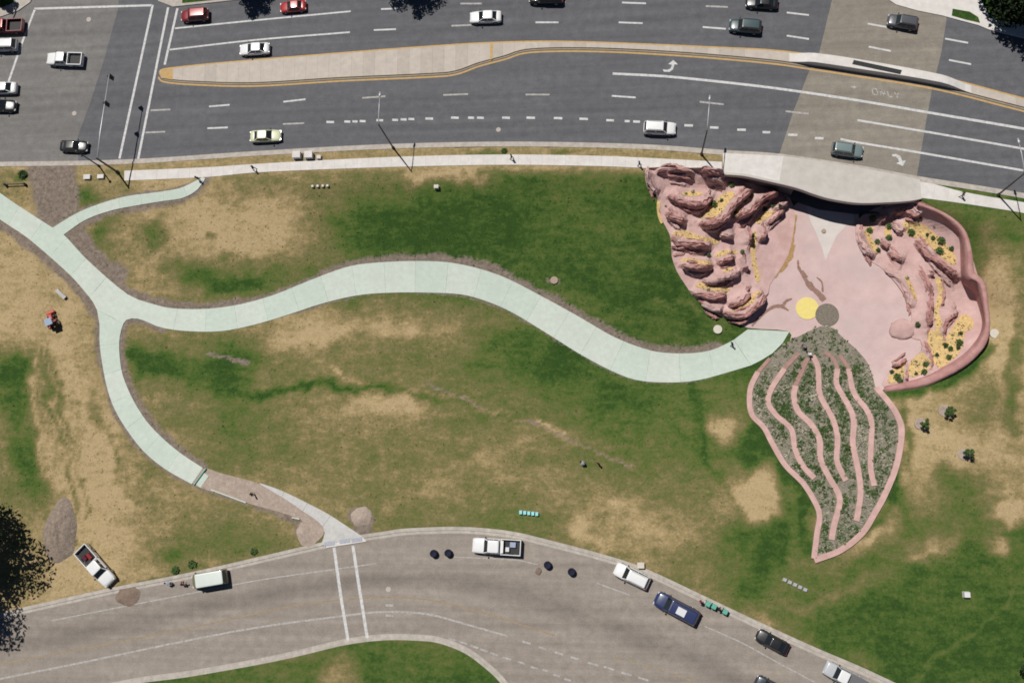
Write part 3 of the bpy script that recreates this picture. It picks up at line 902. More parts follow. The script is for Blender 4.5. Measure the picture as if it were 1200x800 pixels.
# feathered: the worn colour fades out across the lane
def feather(o, m0, m1):
    me = o.data
    m = M[m0]
    nt = m.node_tree; N = nt.nodes; L = nt.links
    b = N['Principled BSDF']
    src = b.inputs['Base Color'].links[0].from_socket
    a = N.new('ShaderNodeAttribute'); a.attribute_name = 'wear'
    base = M[m1].node_tree.nodes['Principled BSDF']
    # repeat the neighbour's colour so that the sheet melts into it
    geo = [n for n in N if n.type == 'NEW_GEOMETRY'][0]
    n2 = N.new('ShaderNodeTexNoise'); n2.inputs['Scale'].default_value = 0.1; n2.inputs['Detail'].default_value = 6
    L.new(geo.outputs['Position'], n2.inputs['Vector'])
    mr = N.new('ShaderNodeMapRange'); mr.inputs['From Min'].default_value = .3; mr.inputs['From Max'].default_value = .7; mr.inputs['To Min'].default_value = -.12; mr.inputs['To Max'].default_value = .12
    L.new(n2.outputs['Fac'], mr.inputs['Value'])
    ad = N.new('ShaderNodeMath'); ad.operation = 'ADD'; ad.use_clamp = True
    L.new(a.outputs['Fac'], ad.inputs[0]); L.new(mr.outputs[0], ad.inputs[1])
    mu = N.new('ShaderNodeMath'); mu.operation = 'MULTIPLY'; mu.use_clamp = True
    m3 = N.new('ShaderNodeMath'); m3.operation = 'MULTIPLY'; m3.use_clamp = True; m3.inputs[1].default_value = 3.0
    L.new(a.outputs['Fac'], m3.inputs[0])
    L.new(ad.outputs[0], mu.inputs[0]); L.new(m3.outputs[0], mu.inputs[1])
    tr = N.new('ShaderNodeBsdfTransparent'); ms = N.new('ShaderNodeMixShader')
    L.new(mu.outputs[0], ms.inputs[0]); L.new(tr.outputs[0], ms.inputs[1]); L.new(b.outputs[0], ms.inputs[2])
    L.new(ms.outputs[0], N['Material Output'].inputs['Surface'])
    at = me.attributes.new('wear', 'FLOAT', 'POINT')
    vals = []
    for i in range(WL_N):
        vals += [0.0, .20, .28, .20, 0.0]
    at.data.foreach_set('value', vals)
feather(o, 'worn', 'asphalt_old')

for pts, w, m in (([(-60,808),(0,795),(100,775),(200,754),(300,735),(400,721.5),(450,716.5),(500,719),(550,732),(595,745)], .26, 'white_worn'),
                  ([(-60,790),(0,778),(200,740),(330,712),(400,702.5),(450,699.5),(500,702),(560,716),(600,728),(650,744)], .20, 'yellow_worn'),
                  ([(60,727),(120,715),(200,699.5),(300,680),(390,667),(440,660)], .16, 'white_worn'),
                  ([(530,652),(600,655.5),(630,661)], .14, 'white_worn'), ([(700,683),(738,697)], .16, 'white_worn'), ([(825,733),(870,753),(910,775),(955,799)], .16, 'white_worn')):
    mark('park_road_line', pts, w, m)
mark('crosswalk_line', [(391.5,641),(399,695),(408,750)], .42, 'white', dz=.013); mark('crosswalk_line', [(413.5,639),(422,694),(430.5,747)], .42, 'white', dz=.013)
mark('short_mark', [(452,708.5),(461,709)], .3, 'white_worn'); mark('short_mark', [(452,720.5),(461,721)], .3, 'white_worn')
PD = [(530,749,9),(543,753,9),(556,757.5,9),(567,761.5,9),(579,766,9),(594,771,10),(611,776,8),(626,782,8),(639,785,6),(652,791,8),(665,796,8),
      (617,752.5,10),(636,759,9),(655,765,10),(673,770.5,10),(695,777.5,12),(714,782.5,12),(734,789,12),(754,795,12)]
for u, v, L in PD:
    mark('lane_dash', [(u - L / 2, v - L * .15), (u + L / 2, v + L * .15)], .26, 'white_worn')
for u, v, L in [(725,771,10),(742,774,10),(760,781,10),(776,786,10),(793,791,9),(808,796,9)]:
    mark('lane_dash', [(u - L / 2, v - L * .15), (u + L / 2, v + L * .15)], .24, 'yellow_worn')
# grass island below the road
ISL = [(60,822),(120,806),(170,796.5),(220,790),(300,776),(350,765.5),(405,752.5),(450,747),(490,747.5),(515,750.5),(545,762),(570,780),(590,800),(606,830),(614,870)]
il = ground_curve(ISL)
curb('curb', il, 0.08, 0.30, 0.12)
g_ = ribbon('gutter', offset_line(il, 0.08), offset_line(il, 0.5), 'curb', z=0.0, dz=0.012); tag(g_, kind='structure')
ipoly = [(p.x, p.y) for p in offset_line(il, -0.26)] + [(G(300, 1000).x, G(300, 1000).y), (G(40, 900).x, G(40, 900).y)]
o = cdt_sheet('grass_island', ipoly, 'grass', 0.11, step=1.0, z=0.0, attrs=True); tag(o, kind='structure')

# ------------------------------------------------------------------ green-white concrete paths
path = tag(empty('path'), kind='structure')
PM = ['path', 'path', 'path_b', 'path', 'path_b', 'path_b', 'path']
PM_B = ['path_b', 'path_b', 'path', 'path_b']
def path_run(up, lo, mats, step=4.6):
    slabs(path, crom(pxs(up), 5), crom(pxs(lo), 5), step, mats, dz=0.09, gap=0.016, skirt=.35, cross=4, sub=4)
path_run(MAIN_UP[:7], MAIN_LO[:6], PM)
JP = [(125,325),(138,336),(150,345),(162,351),(175,355),(173,366),(170,376),(162,373.5),(155,373),(148,375),(145,379),(130,371),(114,363),(110,355),(105,348),(115,337)]
o = cdt_sheet('slab', [(p.x, p.y) for p in pxs(JP)], 'path', 0.085, step=1.2, skirt=.35, parent=path)
path_run(MAIN_UP[8:-1], MAIN_LO[10:-1], PM)
o = cdt_sheet('slab', [(p.x, p.y) for p in pxs([(860,398),(868,392),(876,386),(900,387),(925,388.5),(917,402),(905,414),(892,422),(880,428),(870,413)])], 'path_b', 0.12, step=1.2, skirt=.35, parent=path)
path_run(BR_L, BR_R, PM_B, 4.4)
path_run(NB_U, NB_L, PM_B, 3.6)

# unfinished end of the branch: gravel base and fresh concrete ramp
gv = [(226,566),(238,549),(262,555),(303,566),(325,578),(350,592),(370,606),(380,622),(372,634),(360,640),(352,628),(356,612),(338,603),(300,592),(262,580)]
tag(cdt_sheet('gravel_base', [(p.x, p.y) for p in crom([Vector((*q, 0)) for q in [(p.x, p.y) for p in pxs(gv)]], 4, True)], 'gravel_path', 0.05, step=.8), kind='structure')
ramp = tag(empty('ramp'), kind='structure')
RU = [(304,565.5),(325,572.5),(345,581.5),(366,592),(385,602),(405,615),(426,629)]
RL = [(306,567.5),(322,577),(340,588),(356,599),(372,610),(381,622),(376,639)]
slabs(ramp, crom(pxs(RU), 4), crom(pxs(RL), 4), 4.0, 'path_new', dz=0.11, gap=.03, skirt=.3, cross=4, sub=4)
pad = [G(u, v) for u, v in [(379,634),(425,628.5),(430,634),(383,641.5)]]
cdt_sheet('landing', [(p.x, p.y) for p in pad], 'walk', 0.135, step=0, z=0.0, skirt=.2, parent=ramp)

# ------------------------------------------------------------------ tunnel deck and wall
DK_T = [(847,179.5),(900,182),(930,184.5),(975,191),(1010,197),(1045,203.5),(1078,210.5)]
DK_B = [(847,204.5),(872,206.5),(900,212.5),(932,220),(955,228),(975,233.5),(1007,238),(1045,237),(1066,235.5),(1080,233)]
dt = crom(pxs(DK_T, 0.15), 5); db = crom(pxs(DK_B, 0.15), 5)
deck = empty('tunnel_deck')
dloc = deck.location
dp = [Vector((p.x - dloc.x, p.y - dloc.y)) for p in dt] + [Vector((p.x - dloc.x, p.y - dloc.y)) for p in reversed(db)]
n = len(dp)
ar = sum(dp[i].x * dp[(i + 1) % n].y - dp[(i + 1) % n].x * dp[i].y for i in range(n))
if ar < 0: dp.reverse()
vs = [(p.x, p.y, .15) for p in dp] + [(p.x, p.y, -.75) for p in dp]
fs = [tuple(range(n)), tuple(range(2 * n - 1, n - 1, -1))] + [(i, i + n, (i + 1) % n + n, (i + 1) % n) for i in range(n)]
link('slab', mesh('slab', vs, fs), 'deck', deck)
# low parapet kerb along the edge
pa = offset_line(db, 0.32); pb = offset_line(db, -0.02)
pv = []; pf = []
for a, b in zip(pa, pb):
    for p, z in ((a, .1), (a, .27), (b, .27), (b, .1)):
        pv.append((p.x - dloc.x, p.y - dloc.y, z))
for i in range(len(pa) - 1):
    for k in range(3):
        pf.append((i * 4 + k, i * 4 + k + 1, i * 4 + 5 + k, i * 4 + 4 + k))
m_ = len(pa) * 4
pf += [(3, 2, 1, 0), (m_ - 4, m_ - 3, m_ - 2, m_ - 1)]
link('parapet', mesh('parapet', pv, pf), 'deck', deck)
bpy.context.view_layer.update()
# retaining wall under the deck with the tunnel mouth
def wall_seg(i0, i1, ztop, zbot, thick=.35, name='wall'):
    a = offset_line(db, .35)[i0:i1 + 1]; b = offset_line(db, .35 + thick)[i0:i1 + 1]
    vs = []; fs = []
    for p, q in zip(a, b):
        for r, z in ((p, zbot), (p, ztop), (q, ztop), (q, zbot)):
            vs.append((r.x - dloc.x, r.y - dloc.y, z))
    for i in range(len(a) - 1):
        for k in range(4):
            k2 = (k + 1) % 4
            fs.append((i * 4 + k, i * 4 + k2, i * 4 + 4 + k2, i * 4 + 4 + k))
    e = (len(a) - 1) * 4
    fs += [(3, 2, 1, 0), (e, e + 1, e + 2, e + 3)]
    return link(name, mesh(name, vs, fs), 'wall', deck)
ND = len(db) - 1
iu = lambda u: min(range(len(db)), key=lambda i: abs(to_px(np.array(db[i].x), np.array(db[i].y), np.array(.15))[0] - u))
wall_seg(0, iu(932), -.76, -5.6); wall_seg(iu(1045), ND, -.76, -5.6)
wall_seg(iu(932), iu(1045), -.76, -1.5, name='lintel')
for k, pn in enumerate(slabs(deck, dt, offset_line(db, .34), 2.6, 'deck', z=0.0, dz=.165, gap=.02, skirt=.03, cross=2, sub=2, name='panel')):
    if k < 3: pn.data.materials[0] = M['walk']
tag(deck, 'pale concrete sidewalk deck over the dark tunnel mouth', 'deck')
# tunnel mouth floor, coloured near black to stand in for shade under the deck
tag(cdt_sheet('tunnel_floor_shade', [(p.x, p.y) for p in pxs([(905,226),(930,236),(960,246),(1000,251),(1040,250),(1066,243),(1066,222),(1040,206),(975,194),(905,186)])], 'wall', .10, step=1.2), kind='structure')
bp_ = [(p.x, p.y) for p in pxs([(935,262),(938,240),(950,222),(1005,226),(1035,246),(1005,262),(990,262)])]

# ------------------------------------------------------------------ plaza
PLZ = [(876,384),(864,374),(868,356),(885,336),(900,318),(914,292),(920,262),(926,246),(945,232),(975,232),(1004,240),(1008,262),(1030,285),(1070,310),(1095,330),(1105,375),(1095,405),(1072,430),(1048,447),(1034,457),(1026,456),(1022,440),(1008,420),(990,400),(965,395),(945,398),(926,402),(924,388)]
pz = crom([Vector((p.x, p.y, 0)) for p in pxs(PLZ)], 3, True)
plaza = cdt_sheet('plaza', [(p.x, p.y) for p in pz], 'plaza', 0.05, step=1.0)
tag(plaza, kind='structure')
def inlay(name, px, m, dz, step=.8, smooth=3, parent=plaza):
    q = [Vector((p.x, p.y, 0)) for p in pxs(px)]
    if smooth: q = crom(q, smooth, True)
    return cdt_sheet(name, [(p.x, p.y) for p in q], m, dz, step=step, parent=parent)
inlay('spike_inlay', [(944,240),(1000,243),(1001,262),(993,263),(981,276),(973,292),(967.5,306),(963,290),(956,272),(950,260)], 'plaza_pale', .075, smooth=0)
def vein(name, px, w0, w1, m, dz=.09, parent=plaza, n=5):
    c = crom(pxs(px), n)
    k = len(c)
    A = []; B = []
    for i, p in enumerate(c):
        w = (w0 + (w1 - w0) * i / (k - 1)) / 2 * random.uniform(.75, 1.25)
        a = c[max(0, i - 1)]; b = c[min(k - 1, i + 1)]
        t = Vector((b.x - a.x, b.y - a.y)).normalized()
        A.append(Vector((p.x - t.y * w, p.y + t.x * w, 0))); B.append(Vector((p.x + t.y * w, p.y - t.x * w, 0)))
    return ribbon(name, A, B, m, dz=dz, parent=parent)
for px, a, b in (([(935,305),(936,314),(942,324),(948,334),(958,343),(966,352)], .25, .9), ([(957,325),(963,331),(964,342)], .2, .3), ([(881,382),(890,372),(899,364),(908,359),(918,359)], .25, .55),
                 ([(917,359),(921,353),(928,350)], .5, .2), ([(918,360),(924,364)], .45, .2), ([(951,334),(950,330)], .5, .3), ([(940,317),(946,325)], .3, .3)):
    vein('stamen_inlay', px, a, b, 'crack')
vein('gold_inlay', [(932,252),(930,268),(928,285),(924,300),(914,314),(902,327),(898,332)], .5, .35, 'gold'); 
vein('gold_inlay', [(928,286),(923,302),(910,318),(902,326)], 1.2, 1.0, 'gold', dz=.095)
for px in ([(911,280),(912,287)], [(907,292),(911,300)], [(906,304),(907,314)], [(903,318),(904,324)]):
    vein('gold_inlay', px, .5, .25, 'crack')
def disc(name, u, v, r, m, h, parent=None, z=None, n=28):
    p = D(u, v) if z is None else G(u, v, z)
    base = p.z
    mb = MB().lathe([(r, -.25), (r, h - .02), (r - .03, h), (0.01, h + .004)], n)
    o = mb.build(name, m, parent)
    o.location = (p.x, p.y, base)
    return o
bump_ = disc('yellow_disc', 946, 361.5, 1.58, 'disc', .16, n=40); tag(bump_, 'flat bright yellow round disc at the heart of the flower plaza', 'disc')
gd = disc('grey_disc', 969, 369, 1.62, 'disc_grey', .20, n=40); tag(gd, 'round grey gravel disc overlapping the yellow disc', 'disc')

def leaf_clump(mb, c, r, n, size, flat=.8):
    for _ in range(n):
        d = Vector((random.gauss(0, 1), random.gauss(0, 1), abs(random.gauss(0, 1)) * flat)).normalized()
        p = Vector(c) + Vector((d.x * r, d.y * r, d.z * r * flat)) * (random.random() ** .4)
        a = Vector((random.gauss(0, 1), random.gauss(0, 1), random.gauss(0, .6))).normalized()
        b = a.cross(Vector((random.gauss(0, .6), random.gauss(0, .6), 1)).normalized()).normalized()
        s = size * random.uniform(.6, 1.3)
        mb.add([p - a * s - b * s * .5, p + a * s - b * s * .5, p + a * s * .7 + b * s * .5, p - a * s * .7 + b * s * .5], [(0, 1, 2, 3)])

def in_poly(x, y, P):
    c = False; j = len(P) - 1
    for i in range(len(P)):
        if (P[i][1] > y) != (P[j][1] > y) and x < (P[j][0] - P[i][0]) * (y - P[i][1]) / (P[j][1] - P[i][1]) + P[i][0]:
            c = not c
        j = i
    return c

# ------------------------------------------------------------------ rock petals
def noise3(p, s=1.0):
    from mathutils import noise as mn
    return mn.noise(Vector(p) * s)

TERR = []
def add_terr(px, w, h):
    c = crom(pxs(px), 5)
    tt = Vector((c[-1].x - c[0].x, c[-1].y - c[0].y)).normalized()
    s = 1 if Vector((tt.y, -tt.x)).dot(Vector((.35, -.94))) > 0 else -1
    TERR.append((np.array([[p.x, p.y] for p in c]), s, w, h))
def terr(X, Y, TR):
    out = np.zeros(len(X))
    for c, s, w, h in TR:
        best = np.full(len(X), 1e9); sd = np.zeros(len(X)); fr = np.zeros(len(X))
        n = len(c) - 1
        for i in range(n):
            e = c[i + 1] - c[i]; l2 = (e ** 2).sum()
            t = np.clip(((X - c[i, 0]) * e[0] + (Y - c[i, 1]) * e[1]) / l2, 0, 1)
            dx = X - c[i, 0] - t * e[0]; dy = Y - c[i, 1] - t * e[1]
            d = np.hypot(dx, dy)
            sg = s * (dx * e[1] - dy * e[0]) / math.sqrt(l2)
            m = d < best
            best = np.where(m, d, best); sd = np.where(m, np.where(sg > 0, d, -d), sd); fr = np.where(m, (i + t) / n, fr)
        end = np.sqrt(np.clip(1 - (2 * fr - 1) ** 6, 0, 1))
        # beyond the ends the terrace dies away sideways too
        val = np.where(sd > .15 * w, 0, h * (.2 + .8 * end) * np.exp(-np.maximum(0, -sd - .15) / .75))
        out = np.maximum(out, val)
    return out
def terr_sheet(o, TR):
    me = o.data
    co = np.zeros(len(me.vertices) * 3); me.vertices.foreach_get('co', co); co = co.reshape(-1, 3)
    co[:, 2] += terr(co[:, 0], co[:, 1], TR) * .93
    me.vertices.foreach_set('co', co.ravel()); me.update()
def ledge(px, w, h, parent, m='rock', seed=0, name='ledge', flip=None):
    """a rounded rock terrace edge following picture points; falls away on its sunless side"""
    c = crom(pxs(px), 5)
    L = plen(c)
    k = max(7, int(L / .38))
    c = resample(c, k)
    prof = [(-1.1, .35), (-1.0, .74), (-.6, .90), (-.35, .91), (-.25, 1.0), (.10, 1.02), (.2, 1.09), (.50, 1.09), (.82, 1.08), (1.08, .99), (1.16, .86), (1.02, .80), (1.20, .70), (1.18, .56), (.92, .50), (1.04, .36), (.74, .22), (.62, -.1), (.55, -.7)]
    verts = []; faces = []
    q = len(prof)
    for i, p in enumerate(c):
        a = c[max(0, i - 1)]; b = c[min(k - 1, i + 1)]
        t = Vector((b.x - a.x, b.y - a.y)).normalized()
        nrm = Vector((t.y, -t.x))
        if flip is None:
            tt = Vector((c[-1].x - c[0].x, c[-1].y - c[0].y)).normalized()
            s = 1 if Vector((tt.y, -tt.x)).dot(Vector((.35, -.94))) > 0 else -1
        else:
            s = flip
        f = i / (k - 1)
        end = max(.12, math.sqrt(max(0, 1 - (2 * f - 1) ** 6)))
        ww = w * end * (1 + .40 * noise3((p.x, p.y, seed), .7) + .34 * noise3((p.x, p.y, seed + 4), 2.2))
        hh_ = h * (.25 + .75 * end) * (1 + .45 * noise3((p.x, p.y, seed + 9), .6))
        for s_, z_ in prof:
            off = nrm * (s * s_ * ww / 2)
            j = .26 * noise3((p.x * 1.3, p.y * 1.3, z_ * 3 + s_ * 2 + seed), 1.6)
            verts.append((p.x + off.x + j, p.y + off.y + j * .7, p.z + .05 + z_ * hh_ + .20 * hh_ * noise3((p.x, p.y, s_ * 2 + seed), 2.0)))
    for i in range(k - 1):
        for r in range(q - 1):
            f = (i * q + r, i * q + r + 1, (i + 1) * q + r + 1, (i + 1) * q + r)
            faces.append(f)
    faces.append(tuple(range(q))); faces.append(tuple((k - 1) * q + r for r in range(q - 1, -1, -1)))
    me = mesh(name, verts, faces)
    bm = bmesh.new(); bm.from_mesh(me); bmesh.ops.recalc_face_normals(bm, faces=bm.faces); bm.to_mesh(me); bm.free()
    return link(name, me, m, parent, smooth=False)

def bed(px, parent, m='gravel', dz=.21, name='gravel_bed'):
    q = crom([Vector((p.x, p.y, 0)) for p in pxs(px)], 3, True)
    return cdt_sheet(name, [(p.x, p.y) for p in q], m, dz, step=.42, parent=parent, skirt=.12)

def blob(u, v, rx, ry, rz, parent, m, name='boulder', seed=0, z0=None, dz=0.0):
    p = D(u, v)
    bm = bmesh.new()
    bmesh.ops.create_icosphere(bm, subdivisions=3, radius=1.0)
    for vv in bm.verts:
        d = 1 + .22 * noise3((vv.co.x + seed, vv.co.y, vv.co.z), 1.3) + .08 * noise3((vv.co.x, vv.co.y + seed, vv.co.z), 3.5)
        vv.co = Vector((vv.co.x * rx * d, vv.co.y * ry * d, vv.co.z * rz * d))
    me = bpy.data.meshes.new(name); bm.to_mesh(me); bm.free()
    o = link(name, me, m, parent, smooth=True)
    o.location = (p.x, p.y, p.z + dz)
    return o

west = empty('rock_petal')
LP = [(757,199),(760,212),(769,229),(771,243),(774,254),(781,268),(786,280),(787,300),(793,318),(803,334),(811,346),(822,355),(835,366),(848,372),(861,376),(874,371),(890,359),(900,344),(902,334),(914,316),(924,298),(930,270),(931,250),(925,232),(905,217),(880,209),(850,206),(846,201.5),(800,200)]

WL = [  # picture points, width m, height m
 ([(759,203),(760,215),(769,228)], 1.2, .9), ([(770,203),(780,201.5),(795,203),(812,206)], 1.1, .8), ([(778,206),(795,209),(812,211)], .7, .6), ([(820,203),(835,206),(848,211)], 1.3, 1.1), ([(826,212),(840,214),(850,219)], .9, .7),
 ([(783,231),(793,238),(806,243),(818,243),(828,238),(834,231)], 2.6, 1.0), ([(820,263),(829,266),(838,265),(848,258),(856,248),(866,236),(880,225)], 1.9, 1.2),
 ([(861,259),(872,254),(882,246),(893,236),(911,230)], 1.9, 1.2), ([(906,248),(912,244),(922,238)], 1.3, .7),
 ([(782,252),(790,258),(803,263)], 2.0, .9), ([(787,280),(794,285),(806,288),(822,290),(833,290)], 1.7, .9), ([(842,277),(850,276),(858,279)], 1.5, .7),
 ([(798,312),(808,315),(820,316),(834,315)], 1.5, .95), ([(840,309),(850,307),(860,303)], 1.2, .8), ([(823,331),(834,333),(846,331),(858,325),(867,321)], 1.2, .9),
 ([(811,343),(820,349),(834,350),(851,348)], 1.8, .85), ([(852,361),(864,358),(873,351),(878,343)], 1.5, .8), ([(846,369),(860,373),(872,370),(886,361),(897,348)], 1.6, .9),
 ([(822,357),(834,363),(846,366)], 1.7, .7), ([(874,268),(877,276),(878,288)], 1.1, .8), ([(891,268),(894,276),(890,284)], 1.2, .8), ([(869,303),(871,312),(873,319)], 1.0, .9), ([(898,264),(908,256),(918,248)], .9, .6),
 ([(786,292),(796,292),(806,290)], .9, .5)]
KW = 2.1
def more_ledges(L, mn=14):
    out = []
    for px, w, h in L:
        ln = math.hypot(px[-1][0] - px[0][0], px[-1][1] - px[0][1])
        wob = lambda q, sc, sh: [(u + 1.6 * noise3((u * .09, v * .09, sc), 1.0), v + sh + 2.6 * noise3((u * .11, v * .11, sc + 5), 1.0)) for u, v in q]
        out.append((wob([Vector((*p, 0))[:2] for p in px], 1.0, 0), min(w, 1.9) * .54, h))
        if ln > mn:
            sub = [px[0]] + [((a[0] + b[0]) / 2, (a[1] + b[1]) / 2) for a, b in zip(px, px[1:])] + [px[-1]]
            out.append((wob([(u * .84 + .16 * px[len(px) // 2][0], v) for u, v in sub], 7.0, -6.5), min(w, 1.9) * .34, h * .5))
        if ln > 20:
            out.append((wob([(u * .7 + .3 * px[len(px) // 2][0], v) for u, v in sub], 13.0, 7.0), min(w, 1.9) * .30, h * .38))
    return out
WL = more_ledges(WL)
TW = []
TERR.clear()
for px, w, h in WL: add_terr(px, w * .8, h * KW)
TW = list(TERR)
q = crom([Vector((p.x, p.y, 0)) for p in pxs(LP)], 2, True)
terr_sheet(cdt_sheet('rock_floor', [(p.x, p.y) for p in q], 'rock_pale', .14, step=.42, parent=west, skirt=.35), TW)
for i, (px, w, h) in enumerate(WL):
    ledge(px, w * .85, h * KW, west, 'rock' if i % 4 else 'rock_pale', seed=i * 3.7)
WB = [[(797,229),(806,225),(818,226),(823,229),(815,232),(804,232)], [(819,255),(826,249),(834,240),(841,233),(849,227),(857,226),(860,231),(853,240),(846,250),(836,257),(826,259)],
 [(852,258),(858,252),(864,246),(867,249),(862,256)], [(884,258),(890,252),(902,248),(909,250),(900,256),(892,262),(886,263)], [(787,275),(797,271),(808,272),(820,278),(834,280),(843,283),(838,287),(822,284),(804,281),(793,280)],
 [(797,306),(808,303),(822,307),(834,309),(833,313),(820,312),(806,310)], [(838,299),(848,294),(862,294),(864,298),(852,300),(842,304)], [(814,336),(822,332),(836,337),(852,337),(855,341),(844,344),(828,342)],
 [(880,275),(885,272),(886,285),(885,300),(888,315),(891,328),(886,330),(883,318),(880,300),(879,285)], [(876,352),(884,343),(891,343),(886,352),(876,361),(862,367),(855,366),(866,360)], [(770,236),(774,238),(773,250),(777,260),(774,262),(770,250)],
 [(846,319),(854,315),(858,317),(852,321)]]
for p in WB:
    terr_sheet(bed(p, west), TW)
tag(west, 'left flower petal of pink sandstone ledges and yellow gravel beds beside the green lawn', 'rock garden')

east = empty('rock_petal')
RP = [(1006,290),(1002,274),(1005,258),(1018,248),(1034,241),(1054,237),(1078,238),(1108,251),(1130,270),(1137,295),(1146,325),(1153,352),(1158,378),(1150,402),(1126,425),(1087,444),(1036,455),(1038,441),(1048,430),(1064,422),(1078,412),(1078,398),(1068,396),(1068,370),(1058,345),(1044,326),(1030,312),(1016,304)]

EL = [([(1006,270),(1007,282),(1013,295),(1024,303)], 1.1, .7), ([(1030,286),(1040,292)], 1.2, .7), ([(1040,296),(1050,304),(1057,307)], 1.3, .8), ([(1044,265),(1056,274)], 1.3, .8), ([(1030,262),(1034,256)], 1.3, .8), ([(1046,254),(1052,250),(1056,252)], 1.7, .9),
 ([(1058,247),(1068,252),(1077,256)], 1.6, .8), ([(1066,245),(1074,249),(1080,252)], 1.0, .7), ([(1072,283),(1082,296),(1096,308),(1108,318),(1122,329)], 1.6, .9), ([(1074,318),(1083,332),(1086,350),(1086,368),(1087,385)], 1.5, .7),
 ([(1036,315),(1050,325),(1061,340),(1068,362)], 1.4, .45), ([(1104,394),(1104,382),(1110,373),(1122,366)], 1.1, .6), ([(1082,406),(1086,416),(1092,428)], 1.0, .6), ([(1044,430),(1054,427),(1060,421)], .9, .7), ([(1060,446),(1061,434)], .9, .5), ([(1091,325),(1088,318)], .9, .5),
 ([(1100,330),(1104,345),(1102,360)], .8, .35)]
KE = 1.9
EL = more_ledges(EL, 10)
TERR.clear()
for px, w, h in EL: add_terr(px, w * .8, h * KE)
TE = list(TERR)
q = crom([Vector((p.x, p.y, 0)) for p in pxs(RP)], 2, True)
terr_sheet(cdt_sheet('rock_floor', [(p.x, p.y) for p in q], 'rock_pale', .14, step=.42, parent=east, skirt=.2), TE)
for i, (px, w, h) in enumerate(EL):
    ledge(px, w * .85, h * KE, east, 'rock' if i % 4 else 'rock_pale', seed=40 + i * 2.3, flip=None)
EB = [[(1012,272),(1018,266),(1024,268),(1020,276),(1024,286),(1030,293),(1026,298),(1018,290)], [(1036,268),(1042,265),(1044,274),(1042,281),(1036,276)], [(1056,264),(1064,259),(1076,262),(1086,266),(1098,277),(1110,288),(1119,300),(1118,311),(1110,310),(1098,300),(1086,290),(1076,280),(1064,277)],
 [(1095,326),(1102,328),(1106,340),(1103,352),(1099,366),(1102,380),(1096,390),(1094,376),(1095,358),(1098,344)], [(1058,325),(1064,327),(1070,340),(1074,352),(1070,351),(1064,340)],
 [(1086,391),(1098,388),(1106,396),(1114,386),(1122,374),(1130,368),(1139,374),(1140,384),(1130,390),(1128,404),(1120,418),(1112,424),(1104,430),(1098,430),(1090,416)], [(1066,424),(1078,414),(1084,420),(1090,428),(1084,436),(1068,442),(1064,434)], [(1042,438),(1050,430),(1058,426),(1058,436),(1056,445),(1041,449)]]
for p in EB:
    terr_sheet(bed(p, east), TE)
def bed_plants(beds, TR, parent, n):
    mb = MB(); marks = []
    for p in beds:
        q = [(c.x, c.y) for c in pxs(p)]
        x0_, x1_ = min(a for a, b in q), max(a for a, b in q); y0_, y1_ = min(b for a, b in q), max(b for a, b in q)
        pt = [(random.uniform(x0_, x1_), random.uniform(y0_, y1_)) for _ in range(int(n * (x1_ - x0_) * (y1_ - y0_)))]
        pt = [a for a in pt if in_poly(a[0], a[1], q)]
        if not pt: continue
        px_, py_ = np.array(pt).T
        for x, y, z in zip(px_, py_, height(px_, py_, False) + .22 + .93 * terr(px_, py_, TR)):
            n0 = len(mb.f); r = random.uniform(.05, .15)
            leaf_clump(mb, (x, y, z + .03), r, 6, r * .5, .8)
            marks += [random.choice((0, 0, 1))] * (len(mb.f) - n0)
    me = mb.mesh('bed_plants')
    me.materials.append(M['leaf_b']); me.materials.append(M['gold'])
    me.polygons.foreach_set('material_index', marks)
    o = link('bed_plants', me, None, parent); o['kind'] = 'stuff'
blob(1058, 386, 1.8, 1.5, .75, east, 'rock_pale', seed=3)
blob(1056, 426, 1.2, .8, .5, east, 'rock_pale', seed=5)
bed_plants(WB, TW, west, 4.0)
bed_plants(EB, TE, east, 4.0)
# tall rim
T_in = [(1076,240),(1106,252.5),(1127,270.5),(1134,296),(1135,322),(1148,333),(1153,358),(1155,383),(1147,402),(1124,424),(1084,443),(1036,454)]
B_in = [(1073,245),(1100,258),(1122,276),(1125,300),(1126,329),(1140,343),(1148,362),(1151,381),(1143,398),(1121,419),(1082,440),(1037,452)]
zt = [.45, .5, .55, .6, .6, .6, .5, .3, -.1, -.7, -1.5, -2.9]
wd = [.4, .45, .5, .65, .9, .8, .65, .6, .9, .9, .9, .6]
ti = crom([G(u, v, z) for (u, v), z in zip(T_in, zt)], 5)
bi = crom(pxs(B_in), 5)
ws = [float(np.interp(i / 5.0, range(12), wd)) for i in range(len(ti))]
vs = []; fs = []
prof_n = 7
for i, p in enumerate(ti):
    a = ti[max(0, i - 1)]; b = ti[min(len(ti) - 1, i + 1)]
    t = Vector((b.x - a.x, b.y - a.y)).normalized()
    o2 = Vector((-t.y, t.x)); 
    if o2.dot(Vector((p.x - G(1070, 350).x, p.y - G(1070, 350).y))) < 0: o2 = -o2
    w = ws[i]; bq = bi[i]
    gz = hz(p.x + o2.x * (w + .5), p.y + o2.y * (w + .5))
    jt = .12 * noise3((p.x, p.y, 1.0), .5)
    pr = [Vector((bq.x, bq.y, bq.z - .6)), Vector((bq.x, bq.y, bq.z + .1)).lerp(p, .45) + Vector((jt, jt, 0)), p + Vector((0, 0, -.12)), p + Vector((o2.x * .15, o2.y * .15, jt)),
          p + Vector((o2.x * w * .8, o2.y * w * .8, jt * .6)), p + Vector((o2.x * w, o2.y * w, -.15)), Vector((p.x + o2.x * (w + .3), p.y + o2.y * (w + .3), min(gz, p.z) - .4))]
    vs += [tuple(x) for x in pr]
